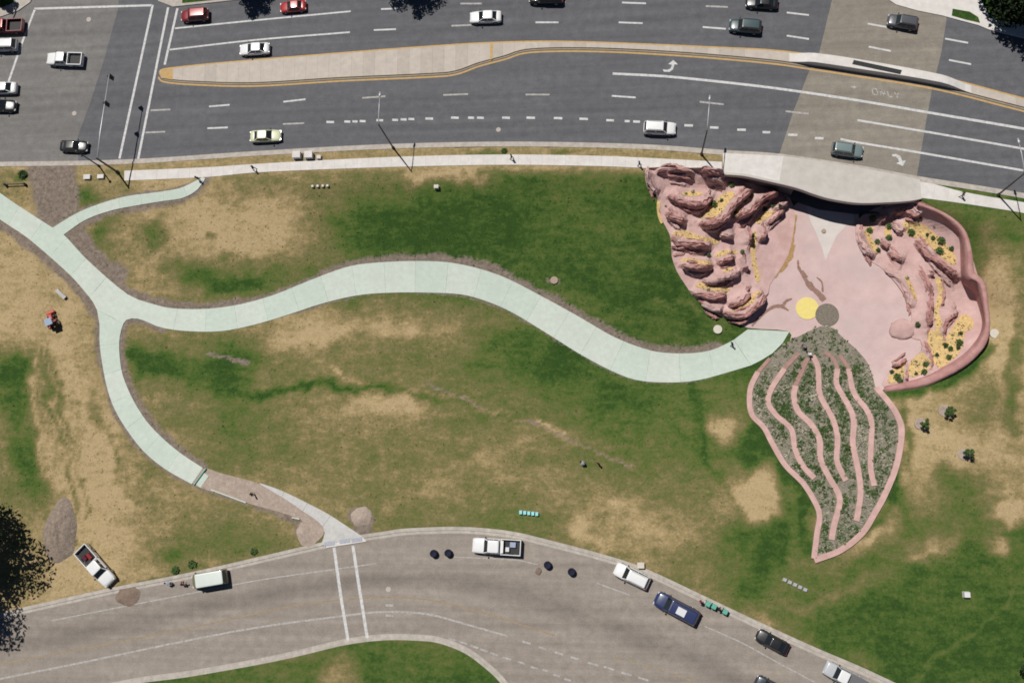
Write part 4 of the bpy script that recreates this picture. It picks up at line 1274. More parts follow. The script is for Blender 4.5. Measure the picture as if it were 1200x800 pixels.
for i in range(len(ti) - 1):
    for r in range(prof_n - 1):
        fs.append((i * prof_n + r, i * prof_n + r + 1, (i + 1) * prof_n + r + 1, (i + 1) * prof_n + r))
fs.append(tuple(range(prof_n))); fs.append(tuple((len(ti) - 1) * prof_n + r for r in range(prof_n - 1, -1, -1)))
me = mesh('rim_wall', vs, fs)
bm = bmesh.new(); bm.from_mesh(me); bmesh.ops.recalc_face_normals(bm, faces=bm.faces); bm.to_mesh(me); bm.free()
link('rim_wall', me, 'rim', east, smooth=True)
tag(east, 'right flower petal of pink rock with a tall curved red rim wall', 'rock garden')

# ------------------------------------------------------------------ planted petal
south = empty('planted_petal')
SO_L = [(926,398),(914,408),(902,420),(888,436),(880,452),(878,468),(881,486),(895,501),(905,520),(920,545),(940,565),(953,585),(960,603),(957,625),(953.5,654)]
SO_R = [(990,398),(1004,410),(1018,428),(1026,454),(1040,470),(1052,489),(1056,508),(1050,545),(1036,580),(1025,600),(1010,624),(985,644),(954,656)]
sp_ = crom(pxs(SO_L), 4) + list(reversed(crom(pxs(SO_R), 4)))
nk = pxs([(984,392),(976,384),(962,382),(948,388),(936,394)])
sp = [(p.x, p.y) for p in sp_] + [(p.x, p.y) for p in nk]
cdt_sheet('planting_bed', sp, 'mulch', .09, step=.8, parent=south)
RB = [(SO_L[2:4], .5, 'ribbon_worn'), (SO_L[3:], .72, 'ribbon'), (SO_R[3:], .78, 'ribbon'), ([(936,414),(926,424),(919,432)], .55, 'ribbon_worn'), ([(919,432),(904,455),(900,472),(910,487),(927,503),(931,525),(940,545),(954,560)], .72, 'ribbon'),
 ([(946,420),(938,438),(932,452)], .6, 'ribbon_worn'), ([(932,452),(930,465),(935,482),(950,497),(960,515),(961,537),(970,557),(982,578),(983,592),(977,615),(974,632)], .78, 'ribbon'),
 ([(952,417),(958,430),(959,445),(961,464),(975,490),(981,512),(980,537),(985,552),(991,563)], .74, 'ribbon'), ([(966,413),(976,420),(981,432)], .5, 'ribbon_worn'), ([(981,432),(980,450),(992,472),(1000,492),(999,520),(1005,550),(1008,575),(1005,600),(1003,610)], .76, 'ribbon'),
 ([(984,416),(994,432)], .5, 'ribbon_worn'), ([(994,432),(1000,460),(1015,480),(1021,497),(1020,525),(1020,550),(1024,569)], .72, 'ribbon')]
RIBS = []
for px, w, m in RB:
    c = crom(pxs(px), 5)
    RIBS.append((c, w))
    ribbon('ribbon_wall', offset_line(c, w / 2), offset_line(c, -w / 2), m, dz=.27 if m == 'ribbon' else .2, skirt=.5, parent=south)
tag(south, 'lower flower petal with curving pink ribbon walls and mulch beds', 'planting bed')

# ground cover among the ribbons: nobody could count it
xs_ = [p[0] for p in sp]; ys_ = [p[1] for p in sp]
pts = []
tries = 0
cl = np.array([[p.x, p.y] for c, w in RIBS for p in c])
while len(pts) < 3600 and tries < 20000:
    tries += 1
    x = random.uniform(min(xs_), max(xs_)); y = random.uniform(min(ys_), max(ys_))
    if not in_poly(x, y, sp): continue
    d = np.min(np.hypot(cl[:, 0] - x, cl[:, 1] - y))
    if d < .52: continue
    u_, v_ = to_px(np.array(x), np.array(y), np.array(-3.0))
    if v_ < 425 and random.random() < .75: continue
    if noise3((x, y, 3.0), .25) < -.22 and random.random() < .6: continue
    pts.append((x, y))
Zs = height(np.array([p[0] for p in pts]), np.array([p[1] for p in pts]), False)
mb = MB(); marks = []
for (x, y), z in zip(pts, Zs):
    n0 = len(mb.f)
    r = .09 + .34 * random.random() ** 2.0
    leaf_clump(mb, (x, y, z + .1), r, 8, r * .42, flat=.9)
    g = noise3((x, y, 11.0), .3) + random.uniform(-.5, .5)
    k = 2 if g > .33 else (1 if g > -.02 else 0)
    marks += [k] * (len(mb.f) - n0)
me = mb.mesh('ground_cover')
for m in ('leaf_b', 'leaf_grey', 'leaf_pale'): me.materials.append(M[m])
me.polygons.foreach_set('material_index', marks)
gc = link('ground_cover', me)
tag(gc, 'grey green ground cover plants between the pink ribbon walls', 'ground cover', kind='stuff')

# ------------------------------------------------------------------ shrubs in the gravel
def shrub_mesh(name, r, n, size, flat, m):
    mb = MB(); leaf_clump(mb, (0, 0, r * .25), r, n, size, flat)
    me = mb.mesh(name); me.materials.append(M[m]); return me
SHM = [shrub_mesh('shrub', .55, 90, .13, 1.0, 'leaf_b'), shrub_mesh('shrub', .42, 70, .11, 1.0, 'leaf'), shrub_mesh('shrub', .30, 40, .09, .9, 'leaf_grey')]
SHRUBS = {('left', 'green shrub in the left petal beside the pink sandstone ledges', 'shrubs of the left rock petal'):
  [(857,218,0),(836,240,0),(845,236,1),(879,231,0),(872,235,0),(860,250,1),(905,243,0),(896,246,1),(912,245,1),(780,242,2),(881,277,1),(869,297,0),(830,300,1),(834,317,1),(812,226,2),(803,229,2),(829,341,2),(814,310,2),(851,318,2)],
 ('right', 'green shrub in the gravel of the right petal inside the rim wall', 'shrubs of the right rock petal'):
  [(1021,258,0),(1018,271,0),(1027,284,0),(1028,294,1),(1041,266,0),(1040,280,0),(1062,258,2),(1078,256,1),(1067,273,0),(1085,276,1),(1092,280,0),(1102,283,0),(1099,296,0),(1114,292,1),(1094,266,2),(1116,393,2),(1125,391,1),(1107,405,1),(1113,409,0),(1123,402,0),(1122,408,1),(1097,416,1),(1111,419,0),(1083,427,0),(1082,436,0),(1073,438,1),(1044,436,1),(1050,442,0),(1054,446,0),(1055,436,2),(1074,381,1),(1073,424,2),(1062,327,2)]}
def bed_of(side, u, v):
    if side == 'left':
        return 'in the left petal upper beds' if v < 255 else ('on the left petal middle ledges' if v < 305 else 'on the left petal lower ledges')
    if v < 262 or u < 1045: return 'beside the tunnel wall in the right petal'
    if v < 330: return 'in the long yellow bed under the rim wall'
    return 'in the right petal wide lower bed' if u > 1090 else 'in the right petal small foot beds'
ORD = ['leftmost', 'second', 'third', 'fourth', 'fifth', 'sixth', 'seventh', 'eighth', 'ninth', 'tenth', 'eleventh', 'twelfth', 'thirteenth']
for (side, lab, grp), L in SHRUBS.items():
    beds = {}
    for u, v, k in L: beds.setdefault(bed_of(side, u, v), []).append((u, v, k))
    for bd, items in beds.items():
        for n_i, (u, v, k) in enumerate(sorted(items)):
            o = link('shrub', SHM[k]); p = D(u, v)
            o.location = (p.x, p.y, p.z + .2 + .93 * float(terr(np.array([p.x]), np.array([p.y]), TW if side == 'left' else TE)[0]))
            o.rotation_euler = (0, 0, random.uniform(0, 6)); s_ = random.uniform(.6, 1.05); o.scale = (s_, s_, s_)
            tag(o, ORD[n_i] + (' green shrub from the left ' if n_i else ' green shrub ') + bd, 'shrub', grp)

# ------------------------------------------------------------------ trees
def tree(name, base, h, R, ch, leaves, size, m, label, group=None, flat=.8, clumps=26):
    random.seed(int(abs(base[0] * 7) + abs(base[1] * 13)) + 5)
    t = empty(name, base)
    mb = MB()
    tr = max(.04, h * .028)
    bend = Vector((random.uniform(-.04, .04), random.uniform(-.04, .04), 0)) * h
    mb.tube([(0, 0, -.2), (bend.x * .3, bend.y * .3, h * .2), (bend.x, bend.y, h * .45), (bend.x * 1.2, bend.y * 1.2, h * .8)], [tr * 1.3, tr, tr * .75, tr * .25], 8)
    cs = []
    for i in range(clumps):
        d = Vector((random.gauss(0, 1), random.gauss(0, 1), random.gauss(0, .9))).normalized()
        r = random.uniform(.35, .92)
        c = Vector((d.x * R * r, d.y * R * r, ch + d.z * R * flat * r))
        cs.append(c)
        if i < 9:
            s = Vector((bend.x * .8, bend.y * .8, h * random.uniform(.25, .45)))
            mb.tube([s, s.lerp(c, .55) + Vector((0, 0, .04 * h)), c], [tr * .45, tr * .25, tr * .08], 5)
    mb.build('trunk', 'bark', t, smooth=True)
    lb = MB()
    per = leaves // clumps
    for c in cs:
        cr = R * random.uniform(.24, .44)
        for _ in range(per):
            d = Vector((random.gauss(0, 1), random.gauss(0, 1), random.gauss(0, 1))).normalized()
            p = c + d * cr * (random.random() ** .45)
            a = Vector((random.gauss(0, 1), random.gauss(0, 1), random.gauss(0, .5))).normalized()
            b = a.cross(Vector((random.gauss(0, .7), random.gauss(0, .7), 1)).normalized()).normalized()
            s = size * random.uniform(.6, 1.35)
            lb.add([p - a * s, p - b * s * .55, p + a * s, p + b * s * .55], [(0, 1, 2, 3)])
    lb.build('crown', m, t)
    tag(t, label, 'tree', group)
    return t
tree('leafy_tree', tuple(G(-50, 658)), 17, 10.0, 9.5, 24000, .27, 'leaf_deep', 'large dark leafy tree at the left edge by the road', clumps=34)
tree('leafy_tree', tuple(G(1198, -20)), 12, 8.6, 6.6, 26000, .28, 'leaf_deep', 'large dark tree casting deep shade in the top right corner', clumps=34)
tree('street_tree', tuple(G(289, -15)), 8, 3.4, 5.2, 5000, .17, 'leaf', 'street tree shading the top lane beside the small red car', clumps=18)
tree('street_tree', tuple(G(479, -19)), 8, 3.5, 5.0, 5000, .17, 'leaf', 'street tree shading the top lane left of the white sedan', clumps=18)
tree('leafy_tree', tuple(G(1208, 766)), 6, 2.4, 3.4, 5000, .15, 'leaf', 'small dark tree at the lower right edge of the lawn', clumps=16)
tree('street_tree', tuple(G(2, -4)), 6, 1.9, 3.6, 2600, .15, 'leaf', 'small street tree in the top left corner verge', clumps=12)
for u, v, r, lab in ((1109,482,.72,'young tree nearest the rim wall on the dry lawn'), (1081,497,.68,'young tree closest to the planted petal on the dry lawn'), (1132,533,.78,'lowest of the three young trees on the dry lawn')):
    b = D(u, v)
    t = tree('young_tree', tuple(b), 2.3, r, 1.5, 900, .085, 'leaf_b', lab, 'young trees on the dry lawn', clumps=10, flat=1.0)
    MB().lathe([(.80, -.1), (.80, .04), (.65, .07), (.2, .05), (.01, .05)], 18, (-.25, .1, 0)).build('soil_ring', 'gravel_path', t)
for i, (u, v, r, lab) in enumerate(((27,205,.9,'low dark green bush by the curb beside the bare dirt track'), (591,177,.5,'small green bush on the dry verge by the curb'), (226,661,.75,'green weed bush at the curb behind the sage van'), (206,668,.7,'flat green weed clump at the curb beside the two standing people'), (298,646,.6,'small weed clump on the curb right of the sage van'))):
    o = link('bush', shrub_mesh('bush', r * .8, 130, .14, .45, 'leaf_b' if i else 'leaf')); p = D(u, v); o.location = (p.x, p.y, p.z); tag(o, lab, 'bush')

# ------------------------------------------------------------------ vehicles
def loft(rings, cap=True):
    n = len(rings[0]); vs = [v for r in rings for v in r]; fs = []
    for i in range(len(rings) - 1):
        for k in range(n):
            k2 = (k + 1) % n
            fs.append((i * n + k, i * n + k2, (i + 1) * n + k2, (i + 1) * n + k))
    if cap:
        fs.append(tuple(range(n - 1, -1, -1))); fs.append(tuple((len(rings) - 1) * n + k for k in range(n)))
    return MB().add(vs, fs)

def fixn(me):
    bm = bmesh.new(); bm.from_mesh(me); bmesh.ops.recalc_face_normals(bm, faces=bm.faces); bm.to_mesh(me); bm.free(); return me

def body_loft(stations):
    rings = []
    for x, hw, zt_, zb in stations:
        h = zt_ - zb
        half = [(.0, zt_ + .02), (.55 * hw, zt_ + .012), (.84 * hw, zt_ - .02), (.95 * hw, zt_ - .09), (1.0 * hw, zb + .55 * h), (.985 * hw, zb + .25 * h), (.90 * hw, zb)]
        ring = [(x, y, z) for y, z in half] + [(x, -y, z) for y, z in reversed(half[1:])]
        rings.append(ring)
    return rings

CAR = {
 'sedan': dict(L=4.6, W=1.80, st=[(2.30,.62,.52,.28),(2.24,.74,.66,.22),(2.0,.84,.74,.2),(1.5,.89,.81,.2),(.95,.90,.90,.2),(0,.90,.93,.2),(-1.2,.90,.95,.2),(-1.75,.88,.96,.2),(-2.12,.84,.92,.24),(-2.26,.74,.80,.3),(-2.30,.64,.6,.34)],
               cab=(1.02,-1.72,.80,.28,-1.02,.60,.92,1.44)),
 'suv': dict(L=4.7, W=1.90, st=[(2.35,.66,.62,.34),(2.28,.80,.82,.28),(2.0,.90,.94,.26),(1.5,.94,1.0,.26),(1.0,.95,1.06,.26),(0,.95,1.08,.26),(-1.4,.95,1.09,.26),(-2.1,.93,1.09,.28),(-2.30,.86,1.0,.34),(-2.35,.76,.8,.4)],
             cab=(1.12,-2.26,.86,.50,-1.92,.68,1.05,1.76)),
 'van': dict(L=5.4, W=2.0, st=[(2.70,.72,.66,.36),(2.62,.86,.90,.30),(2.3,.96,1.02,.28),(1.8,1.0,1.08,.28),(1.3,1.0,1.13,.28),(0,1.0,1.14,.28),(-1.8,1.0,1.15,.28),(-2.45,.98,1.15,.3),(-2.66,.92,1.05,.36),(-2.70,.82,.85,.42)],
             cab=(1.45,-2.60,.91,.82,-2.34,.75,1.12,1.88)),
 'box': dict(L=4.5, W=1.95, st=[(2.25,.72,.72,.38),(2.18,.86,.95,.32),(1.95,.94,1.08,.30),(1.5,.97,1.12,.30),(0,.97,1.14,.30),(-1.8,.97,1.15,.30),(-2.15,.95,1.15,.34),(-2.25,.90,1.0,.42)],
             cab=(1.80,-2.18,.92,1.42,-2.02,.84,1.11,2.0)),
 'pickup': dict(L=5.9, W=2.0, st=[(2.95,.74,.72,.42),(2.86,.88,.98,.36),(2.55,.96,1.06,.34),(2.0,.99,1.11,.34),(1.45,1.0,1.16,.34),(.6,1.0,1.18,.34),(-.35,1.0,1.18,.34),(-.50,.99,1.16,.36)],
                cab=(1.55,-.48,.91,.95,-.30,.73,1.14,1.86), bed=(-.54,-2.95,1.0,.62,1.20)),
}
_meshes = {}
def quad_slab(p, off=.008, thick=.02):
    """a pane a hair proud of four corner points"""
    P = [Vector(q) for q in p]
    nrm = (P[1] - P[0]).cross(P[3] - P[0]).normalized()
    a = [q + nrm * off for q in P]; b = [q - nrm * thick for q in P]
    return MB().add(a + b, [(0, 1, 2, 3), (7, 6, 5, 4), (0, 4, 5, 1), (1, 5, 6, 2), (2, 6, 7, 3), (3, 7, 4, 0)])
def inset(P, a0, a1, b0, b1):
    P = [Vector(q) for q in P]
    f = lambda s, t: P[0].lerp(P[1], s).lerp(P[3].lerp(P[2], s), t)
    return [f(a0, b0), f(a1, b0), f(a1, b1), f(a0, b1)]

def car_meshes(kind):
    if kind in _meshes: return _meshes[kind]
    c = CAR[kind]; out = []
    out.append(('body', fixn(loft(body_loft(c['st'])).mesh('body')), None, True, None))
    x0, x1, w0, r0, r1, w1, z0, z1 = c['cab']
    zb = z0 - .04
    A = [(x0, w0, zb), (x0, -w0, zb), (x1, -w0, zb), (x1, w0, zb)]; zr = z1 - .08
    B = [(r0, w1, zr), (r0, -w1, zr), (r1, -w1, zr), (r1, w1, zr)]
    cab = MB().add(A + B, [(0, 1, 5, 4), (1, 2, 6, 5), (2, 3, 7, 6), (3, 0, 4, 7), (4, 5, 6, 7), (3, 2, 1, 0)])
    out.append(('cabin', fixn(cab.mesh('cabin')), None, False, None))
    rg = []
    for zz, e in ((zr - .01, .035), (zr + .03, .05), (z1 - .015, .01), (z1, -.10)):
        q = []
        hx0, hx1, hw = r0 + e, r1 - e, w1 + e
        for cx, cy, a in ((hx0, hw, 0), (hx1, hw, 90), (hx1, -hw, 180), (hx0, -hw, 270)):
            pass
        rad = .16
        for (cx, cy, a0) in ((hx0 - rad, hw - rad, 0), (hx1 + rad, hw - rad, 90), (hx1 + rad, -hw + rad, 180), (hx0 - rad, -hw + rad, 270)):
            for k in range(4):
                a = math.radians(a0 + 30 * k)
                q.append((cx + rad * math.cos(a), cy + rad * math.sin(a), zz))
        rg.append(q)
    out.append(('roof', fixn(loft(rg).mesh('roof')), None, True, None))
    fr = [A[1], A[0], B[0], B[1]]
    out.append(('windshield', fixn(quad_slab(inset(fr, .05, .95, .06, .97)).mesh('windshield')), 'glass', False, None))
    re = [A[3], A[2], B[2], B[3]]
    out.append(('rear_window', fixn(quad_slab(inset(re, .07, .93, .14, .93)).mesh('rear_window')), 'glass', False, None))
    for q in ([A[0], A[3], B[3], B[0]], [A[2], A[1], B[1], B[2]]):
        lr = (.06, .45, .49, .92) if kind != 'pickup' else (.08, .52, .57, .90)
        if q[0] == A[2]: lr = tuple(1 - v for v in reversed(lr))
        for a, b in ((lr[0], lr[1]), (lr[2], lr[3])):
            out.append(('side_window', fixn(quad_slab(inset(q, a, b, .16, .93)).mesh('side_window')), 'glass', False, None))
    xf = c['st'][1][0]; hwf = c['st'][1][1]; zf = c['st'][1][2]
    xb = c['bed'][1] if 'bed' in c else c['st'][-2][0]; hwb = .92 if 'bed' in c else c['st'][-2][1]; zbk = 1.0 if 'bed' in c else c['st'][-2][2]
    for s in (1, -1):
        out.append(('headlight', MB().box((xf - .05, s * hwf * .78, zf - .06), (.22, .30, .12)).mesh('headlight'), 'lamp_w', False, None))
        out.append(('taillight', MB().box((xb + .0, s * hwb * .84, zbk - .12), (.10, .18, .22)).mesh('taillight'), 'lamp_r', False, None))
        out.append(('mirror', MB().box((x0 - .22, s * (c['W'] / 2 + .06), z0 + .10), (.16, .20, .14)).mesh('mirror'), 'plastic', False, None))
    wb = c['L'] * .30; tr = .34 if kind == 'sedan' else .39
    for sx in (wb + .05, -wb):
        for s in (1, -1):
            y = s * (c['W'] / 2 - .10)
            out.append(('wheel', MB().tube([(sx, y - .11, tr), (sx, y + .11, tr)], tr, 18).mesh('wheel'), 'tyre', False, MB().tube([(sx, y + s * .10, tr), (sx, y + s * .125, tr)], tr * .62, 12).mesh('rim')))
    if 'bed' in c:
        b0, b1, hw, fl, rt = c['bed']
        t = .09
        m = MB()
        m.box(((b0 + b1) / 2, 0, (fl + .34) / 2), (b0 - b1, 2 * hw - .02, fl - .34))
        m.box(((b0 + b1) / 2, hw - t / 2, (fl + rt) / 2), (b0 - b1, t, rt - fl)); m.box(((b0 + b1) / 2, -hw + t / 2, (fl + rt) / 2), (b0 - b1, t, rt - fl))
        m.box((b0 - t / 2, 0, (fl + rt) / 2 - .01), (t, 2 * hw - 2 * t - .01, rt - fl))
        out.append(('bed', m.mesh('bed'), None, False, None))
        out.append(('tailgate', MB().box((b1 + t / 2, 0, (fl + rt) / 2), (t, 2 * hw - 2 * t - .01, rt - fl - .02)).mesh('tailgate'), None, False, None))
        out.append(('bed_liner', MB().box(((b0 + b1) / 2, 0, fl + .012), (b0 - b1 - 2 * t - .02, 2 * hw - 2 * t - .02, .02)).mesh('bed_liner'), 'plastic', False, None))
    if kind in ('suv', 'van'):
        for s in (1, -1):
            out.append(('roof_rail', MB().tube([(r0 - .25, s * (w1 - .06), z1 + .03), (r1 + .2, s * (w1 - .06), z1 + .03)], .022, 5).mesh('roof_rail'), 'plastic', False, None))
    _meshes[kind] = out
    return out

def put_car(kind, u, v, Lpx, d, col, label, name=None, roof=None, glass=None, cat=None, group=None, extra=None):
    zc = .8
    p = G(u, v, zc)
    a = G(u - d[0], v - d[1], zc); b = G(u + d[0], v + d[1], zc)
    ang = math.atan2(b.y - a.y, b.x - a.x)
    dn = Vector((d[0], d[1])).normalized() * Lpx / 2
    Lm = (G(u + dn.x, v + dn.y, zc) - G(u - dn.x, v - dn.y, zc)).length
    sc = max(.86, min(1.14, Lm / CAR[kind]['L']))
    root = empty(name or {'sedan': 'sedan_car', 'suv': 'suv_car', 'van': 'van_car', 'box': 'van_car', 'pickup': 'pickup_truck'}[kind], (p.x, p.y, 0.0 if extra is None else extra), ang)
    root.scale = (sc, min(1.08, sc ** .5), min(1.05, sc ** .5))
    for nm, me, m, sm, sub in car_meshes(kind):
        o = bpy.data.objects.new(nm, me); COL.objects.link(o); o.parent = root
        if len(me.materials) == 0: me.materials.append(M['car_white'])
        if sm and not me.polygons[0].use_smooth: me.polygons.foreach_set('use_smooth', [True] * len(me.polygons)); 
        o.material_slots[0].link = 'OBJECT'
        o.material_slots[0].material = M[m] if m else M[roof if (nm == 'roof' and roof) else col]
        if sub is not None:
            r = bpy.data.objects.new('rim', sub); COL.objects.link(r); r.parent = o
            if len(sub.materials) == 0: sub.materials.append(M['chrome'])
    tag(root, label, cat or {'pickup': 'truck', 'van': 'car', 'box': 'van'}.get(kind, 'car'), group)
    return root, ang, sc

TG = 'vehicles on the upper road'; BG = 'vehicles at the lower road'
WEST = (-1, 0); EAST = (1, 0)
put_car('suv', 228, 17.5, 32, (-1, .09), 'car_darkred', 'dark red hatchback at the crosswalk in the top left lanes', roof='car_red', group=TG)
put_car('sedan', 343, 7, 30, (-1, .1), 'car_red', 'bright red car half under the street tree shade', group=TG)
put_car('pickup', 5, 31, 44, (-1, .05), 'car_darkred', 'red pickup truck cut by the left picture edge', roof='car_red', group=TG)
put_car('suv', 3, 53, 34, (-1, .03), 'car_silver', 'silver car with white roof at the left picture edge', roof='car_white', group=TG)
put_car('sedan', 1, 103, 36, (-1, .02), 'car_white', 'white car at the left edge directly above the black car', group=TG)
put_car('sedan', 0, 123.5, 36, (1, .02), 'car_black', 'black car at the left edge just below the white car', group=TG)
put_car('pickup', 76, 69.5, 41, (-1, -.02), 'car_white', 'white pickup truck crossing the pale intersection', group=TG)
put_car('sedan', 86, 171, 32, (1, .03), 'car_black', 'black sedan in the intersection by the lower curb', group=TG)
put_car('sedan', 298, 57, 35, (-1, .06), 'car_white', 'white sedan just above the wide end of the median', group=TG)
put_car('sedan', 311, 159, 36, (1, -.05), 'car_cream', 'pale cream yellow sedan in the lane next to the sidewalk', group=TG)
put_car('sedan', 569, 19.5, 37, (-1, .03), 'car_white', 'white sedan in the middle of the upper lanes', group=TG)
put_car('suv', 640, -3.5, 40, (-1, 0), 'car_black', 'black car cut by the top picture edge', group=TG)
put_car('suv', 873.5, 30.5, 38, (-1, -.08), 'car_teal', 'dark teal car below the other dark car in the upper lanes', group=TG)
put_car('sedan', 893, 2.5, 38, (-1, -.06), 'car_black', 'black sedan with pale front at the top edge above the teal car', group=TG)
put_car('suv', 1058, 25.5, 36, (-1, -.17), 'car_grey', 'dark grey SUV on the brown concrete lanes near the driveway', group=TG)
put_car('suv', 773, 150, 38, (1, .04), 'car_white', 'white SUV in the dotted line lane near the street lamp', group=TG)
put_car('suv', 993, 175.5, 37, (1, .14), 'car_tealgrey', 'grey teal SUV on the lanes just above the tunnel deck', group=TG)
G1 = put_car('pickup', 112.5, 662.5, 54, (.66, .75), 'car_white', 'white pickup truck parked diagonally on the dry grass', group=BG, extra=.08)
G2 = put_car('box', 246, 678, 41, (-1, .17), 'car_olive', 'boxy sage green van with pale roof parked at the curb', roof='car_sage', group=BG)
G3 = put_car('pickup', 582, 640, 57, (-1, -.06), 'car_white', 'white pickup truck with loaded bed parked at the curb', group=BG)
put_car('suv', 740.5, 674.5, 44, (-.86, -.42), 'car_white', 'white SUV parked at the curb in front of the blue van', group=BG)
G4 = put_car('van', 793, 712.5, 57, (-.86, -.46), 'car_blue', 'long dark blue SUV with white bundle on its roof', group=BG)
put_car('sedan', 905.5, 752, 42, (-.86, -.46), 'car_black', 'black sedan parked between the blue SUV and silver pickup', group=BG)
G5 = put_car('pickup', 990, 793, 54, (-.86, -.46), 'car_silver', 'silver white pickup with grey bed cover at the bottom edge', roof='car_white', group=BG)
put_car('suv', 904, 806, 42, (-.86, -.42), 'car_navy', 'dark car cut by the bottom picture edge', group=BG)

def on_car(g, lx, ly, lz):
    r, a, s = g
    return Vector((r.location.x + math.cos(a) * lx - math.sin(a) * ly, r.location.y + math.sin(a) * lx + math.cos(a) * ly, r.location.z + lz))
def crate(g, lx, ly, lz, size, m, label, name='crate', cat='crate', group=None):
    root = empty(name, tuple(on_car(g, lx, ly, lz)), g[1])
    sx, sy, sz = size
    MB().box((0, 0, sz / 2), size, taper=.94).build('body', m, root, bevel=.02)
    MB().box((0, 0, sz + .02), (sx * .97, sy * .97, .05)).build('lid', m, root, bevel=.01)
    return tag(root, label, cat, group)
crate(G3, -.75, 0, .95, (.42, 1.70, .36), 'car_white', 'white toolbox across the bed of the loaded pickup', 'toolbox', 'toolbox')
crate(G3, -1.5, .3, .65, (.5, .6, .45), 'c_white', 'white box in the bed of the loaded pickup')
crate(G3, -2.2, -.35, .65, (.8, .7, .35), 'c_lightblue', 'blue grey box in the bed of the loaded pickup')
crate(G1, -1.6, .25, .65, (.9, .5, .35), 'c_red', 'dark red box in the bed of the truck on the grass')
crate(G1, -1.9, -.4, .65, (.7, .5, .3), 'c_maroon', 'maroon box in the bed of the truck on the grass')
crate(G4, -.6, .05, 1.89, (1.25, 1.0, .22), 'c_white', 'white bundle lying on the roof of the blue SUV', 'roof_bundle', 'bundle')
o = MB().box((-1.75, 0, 1.215), (2.36, 1.92, .03)).build('bed_cover', 'c_grey', G5[0]); o['label'] = 'grey bed cover'

# ------------------------------------------------------------------ street lamps and signals
def street_lamp(u, v, h, arm, ad, label, dark='steel_dark'):
    b = G(u, v, .1)
    t = empty('street_lamp', tuple(b))
    MB().lathe([(.22, 0), (.22, .35), (.15, .5), (.14, .55)], 12).build('base', dark, t)
    MB().tube([(0, 0, .3), (0, 0, h * .5), (0, 0, h)], [.13, .105, .08], 10).build('pole', dark, t, smooth=True)
    a = Vector((ad[0], ad[1], 0)).normalized()
    MB().tube([(0, 0, h - .35), a * (arm * .25) + Vector((0, 0, h + .15)), a * (arm * .65) + Vector((0, 0, h + .32)), a * arm + Vector((0, 0, h + .36))], [.075, .07, .06, .05], 8).build('arm', 'steel', t, smooth=True)
    hd = MB().tube([a * (arm - .1) + Vector((0, 0, h + .34)), a * (arm + .25) + Vector((0, 0, h + .35)), a * (arm + .75) + Vector((0, 0, h + .33))], [.08, .19, .10], 8).build('lamp_head', 'steel', t, smooth=True)
    MB().tube([a * (arm + .2) + Vector((0, 0, h + .16)), a * (arm + .5) + Vector((0, 0, h + .16))], [.10, .10], 8).build('lens', 'lamp_w', hd)
    return tag(t, label, 'street lamp', 'street lamps by the upper road')
street_lamp(461, 173.5, 9.5, 3.8, (.05, 1), 'dark street lamp with pale arm over the middle lanes')
street_lamp(822, 181, 9.5, 4.0, (.10, 1), 'dark street lamp beside the left end of the tunnel deck')
street_lamp(1169.5, 228.5, 9.5, 3.8, (-.15, 1), 'dark street lamp right of the rock petals at the picture edge')
p_ = empty('light_pole', tuple(G(116, 194.5, .1)))
MB().tube([(0, 0, -.1), (0, 0, 6.2)], [.11, .07], 8).build('pole', 'steel_dark', p_, smooth=True)
MB().lathe([(.10, 6.2), (.2, 6.3), (.2, 6.55), (.08, 6.7)], 10).build('lamp_head', 'steel_dark', p_)
MB().lathe([(.2, -.1), (.2, .25), (.12, .3)], 10).build('base', 'steel_dark', p_)
tag(p_, 'thin dark pole by the curb left of the traffic signal', 'pole')

def signal(u, v, h, arm, ad, heads, label):
    b = G(u, v, .1)
    t = empty('traffic_signal', tuple(b))
    MB().lathe([(.28, -.1), (.28, .3), (.18, .5), (.17, .55)], 12).build('base', 'steel_dark', t)
    MB().tube([(0, 0, .3), (0, 0, h)], [.16, .12], 10).build('pole', 'steel_dark', t, smooth=True)
    a = Vector((ad[0], ad[1], 0)).normalized(); sd = Vector((-a.y, a.x, 0))
    MB().tube([(0, 0, h - .3), a * (arm * .3) + Vector((0, 0, h + .1)), a * arm + Vector((0, 0, h + .25))], [.12, .10, .06], 8).build('mast_arm', 'steel', t, smooth=True)
    for d in heads:
        c = a * (arm * d) + Vector((0, 0, h - .25))
        rz = math.atan2(a.y, a.x)
        sh = MB().box(tuple(c + Vector((0, 0, -.05))), (.36, .34, 1.15), rz).build('signal_head', 'plastic', t)
        MB().box(tuple(c - sd * .12 + Vector((0, 0, -.05))), (.62, .04, 1.35), rz).build('backplate', 'plastic', sh)
        for k in (-1, 0, 1):
            MB().tube([c + sd * .16 + Vector((0, 0, -.05 + k * .35)), c + sd * .36 + Vector((0, 0, -.05 + k * .35))], .13, 8).build('visor', 'plastic', sh)
    return tag(t, label, 'traffic signal', 'traffic signals at the crossing')
signal(138, 202, 6.4, 12.6, (.10, 1), (.66, .985), 'traffic signal with a long pale mast arm over the crossing')
signal(9, -7, 6.4, 9.5, (-.42, -1), (.6, .98), 'traffic signal on the top left corner over the waiting cars')

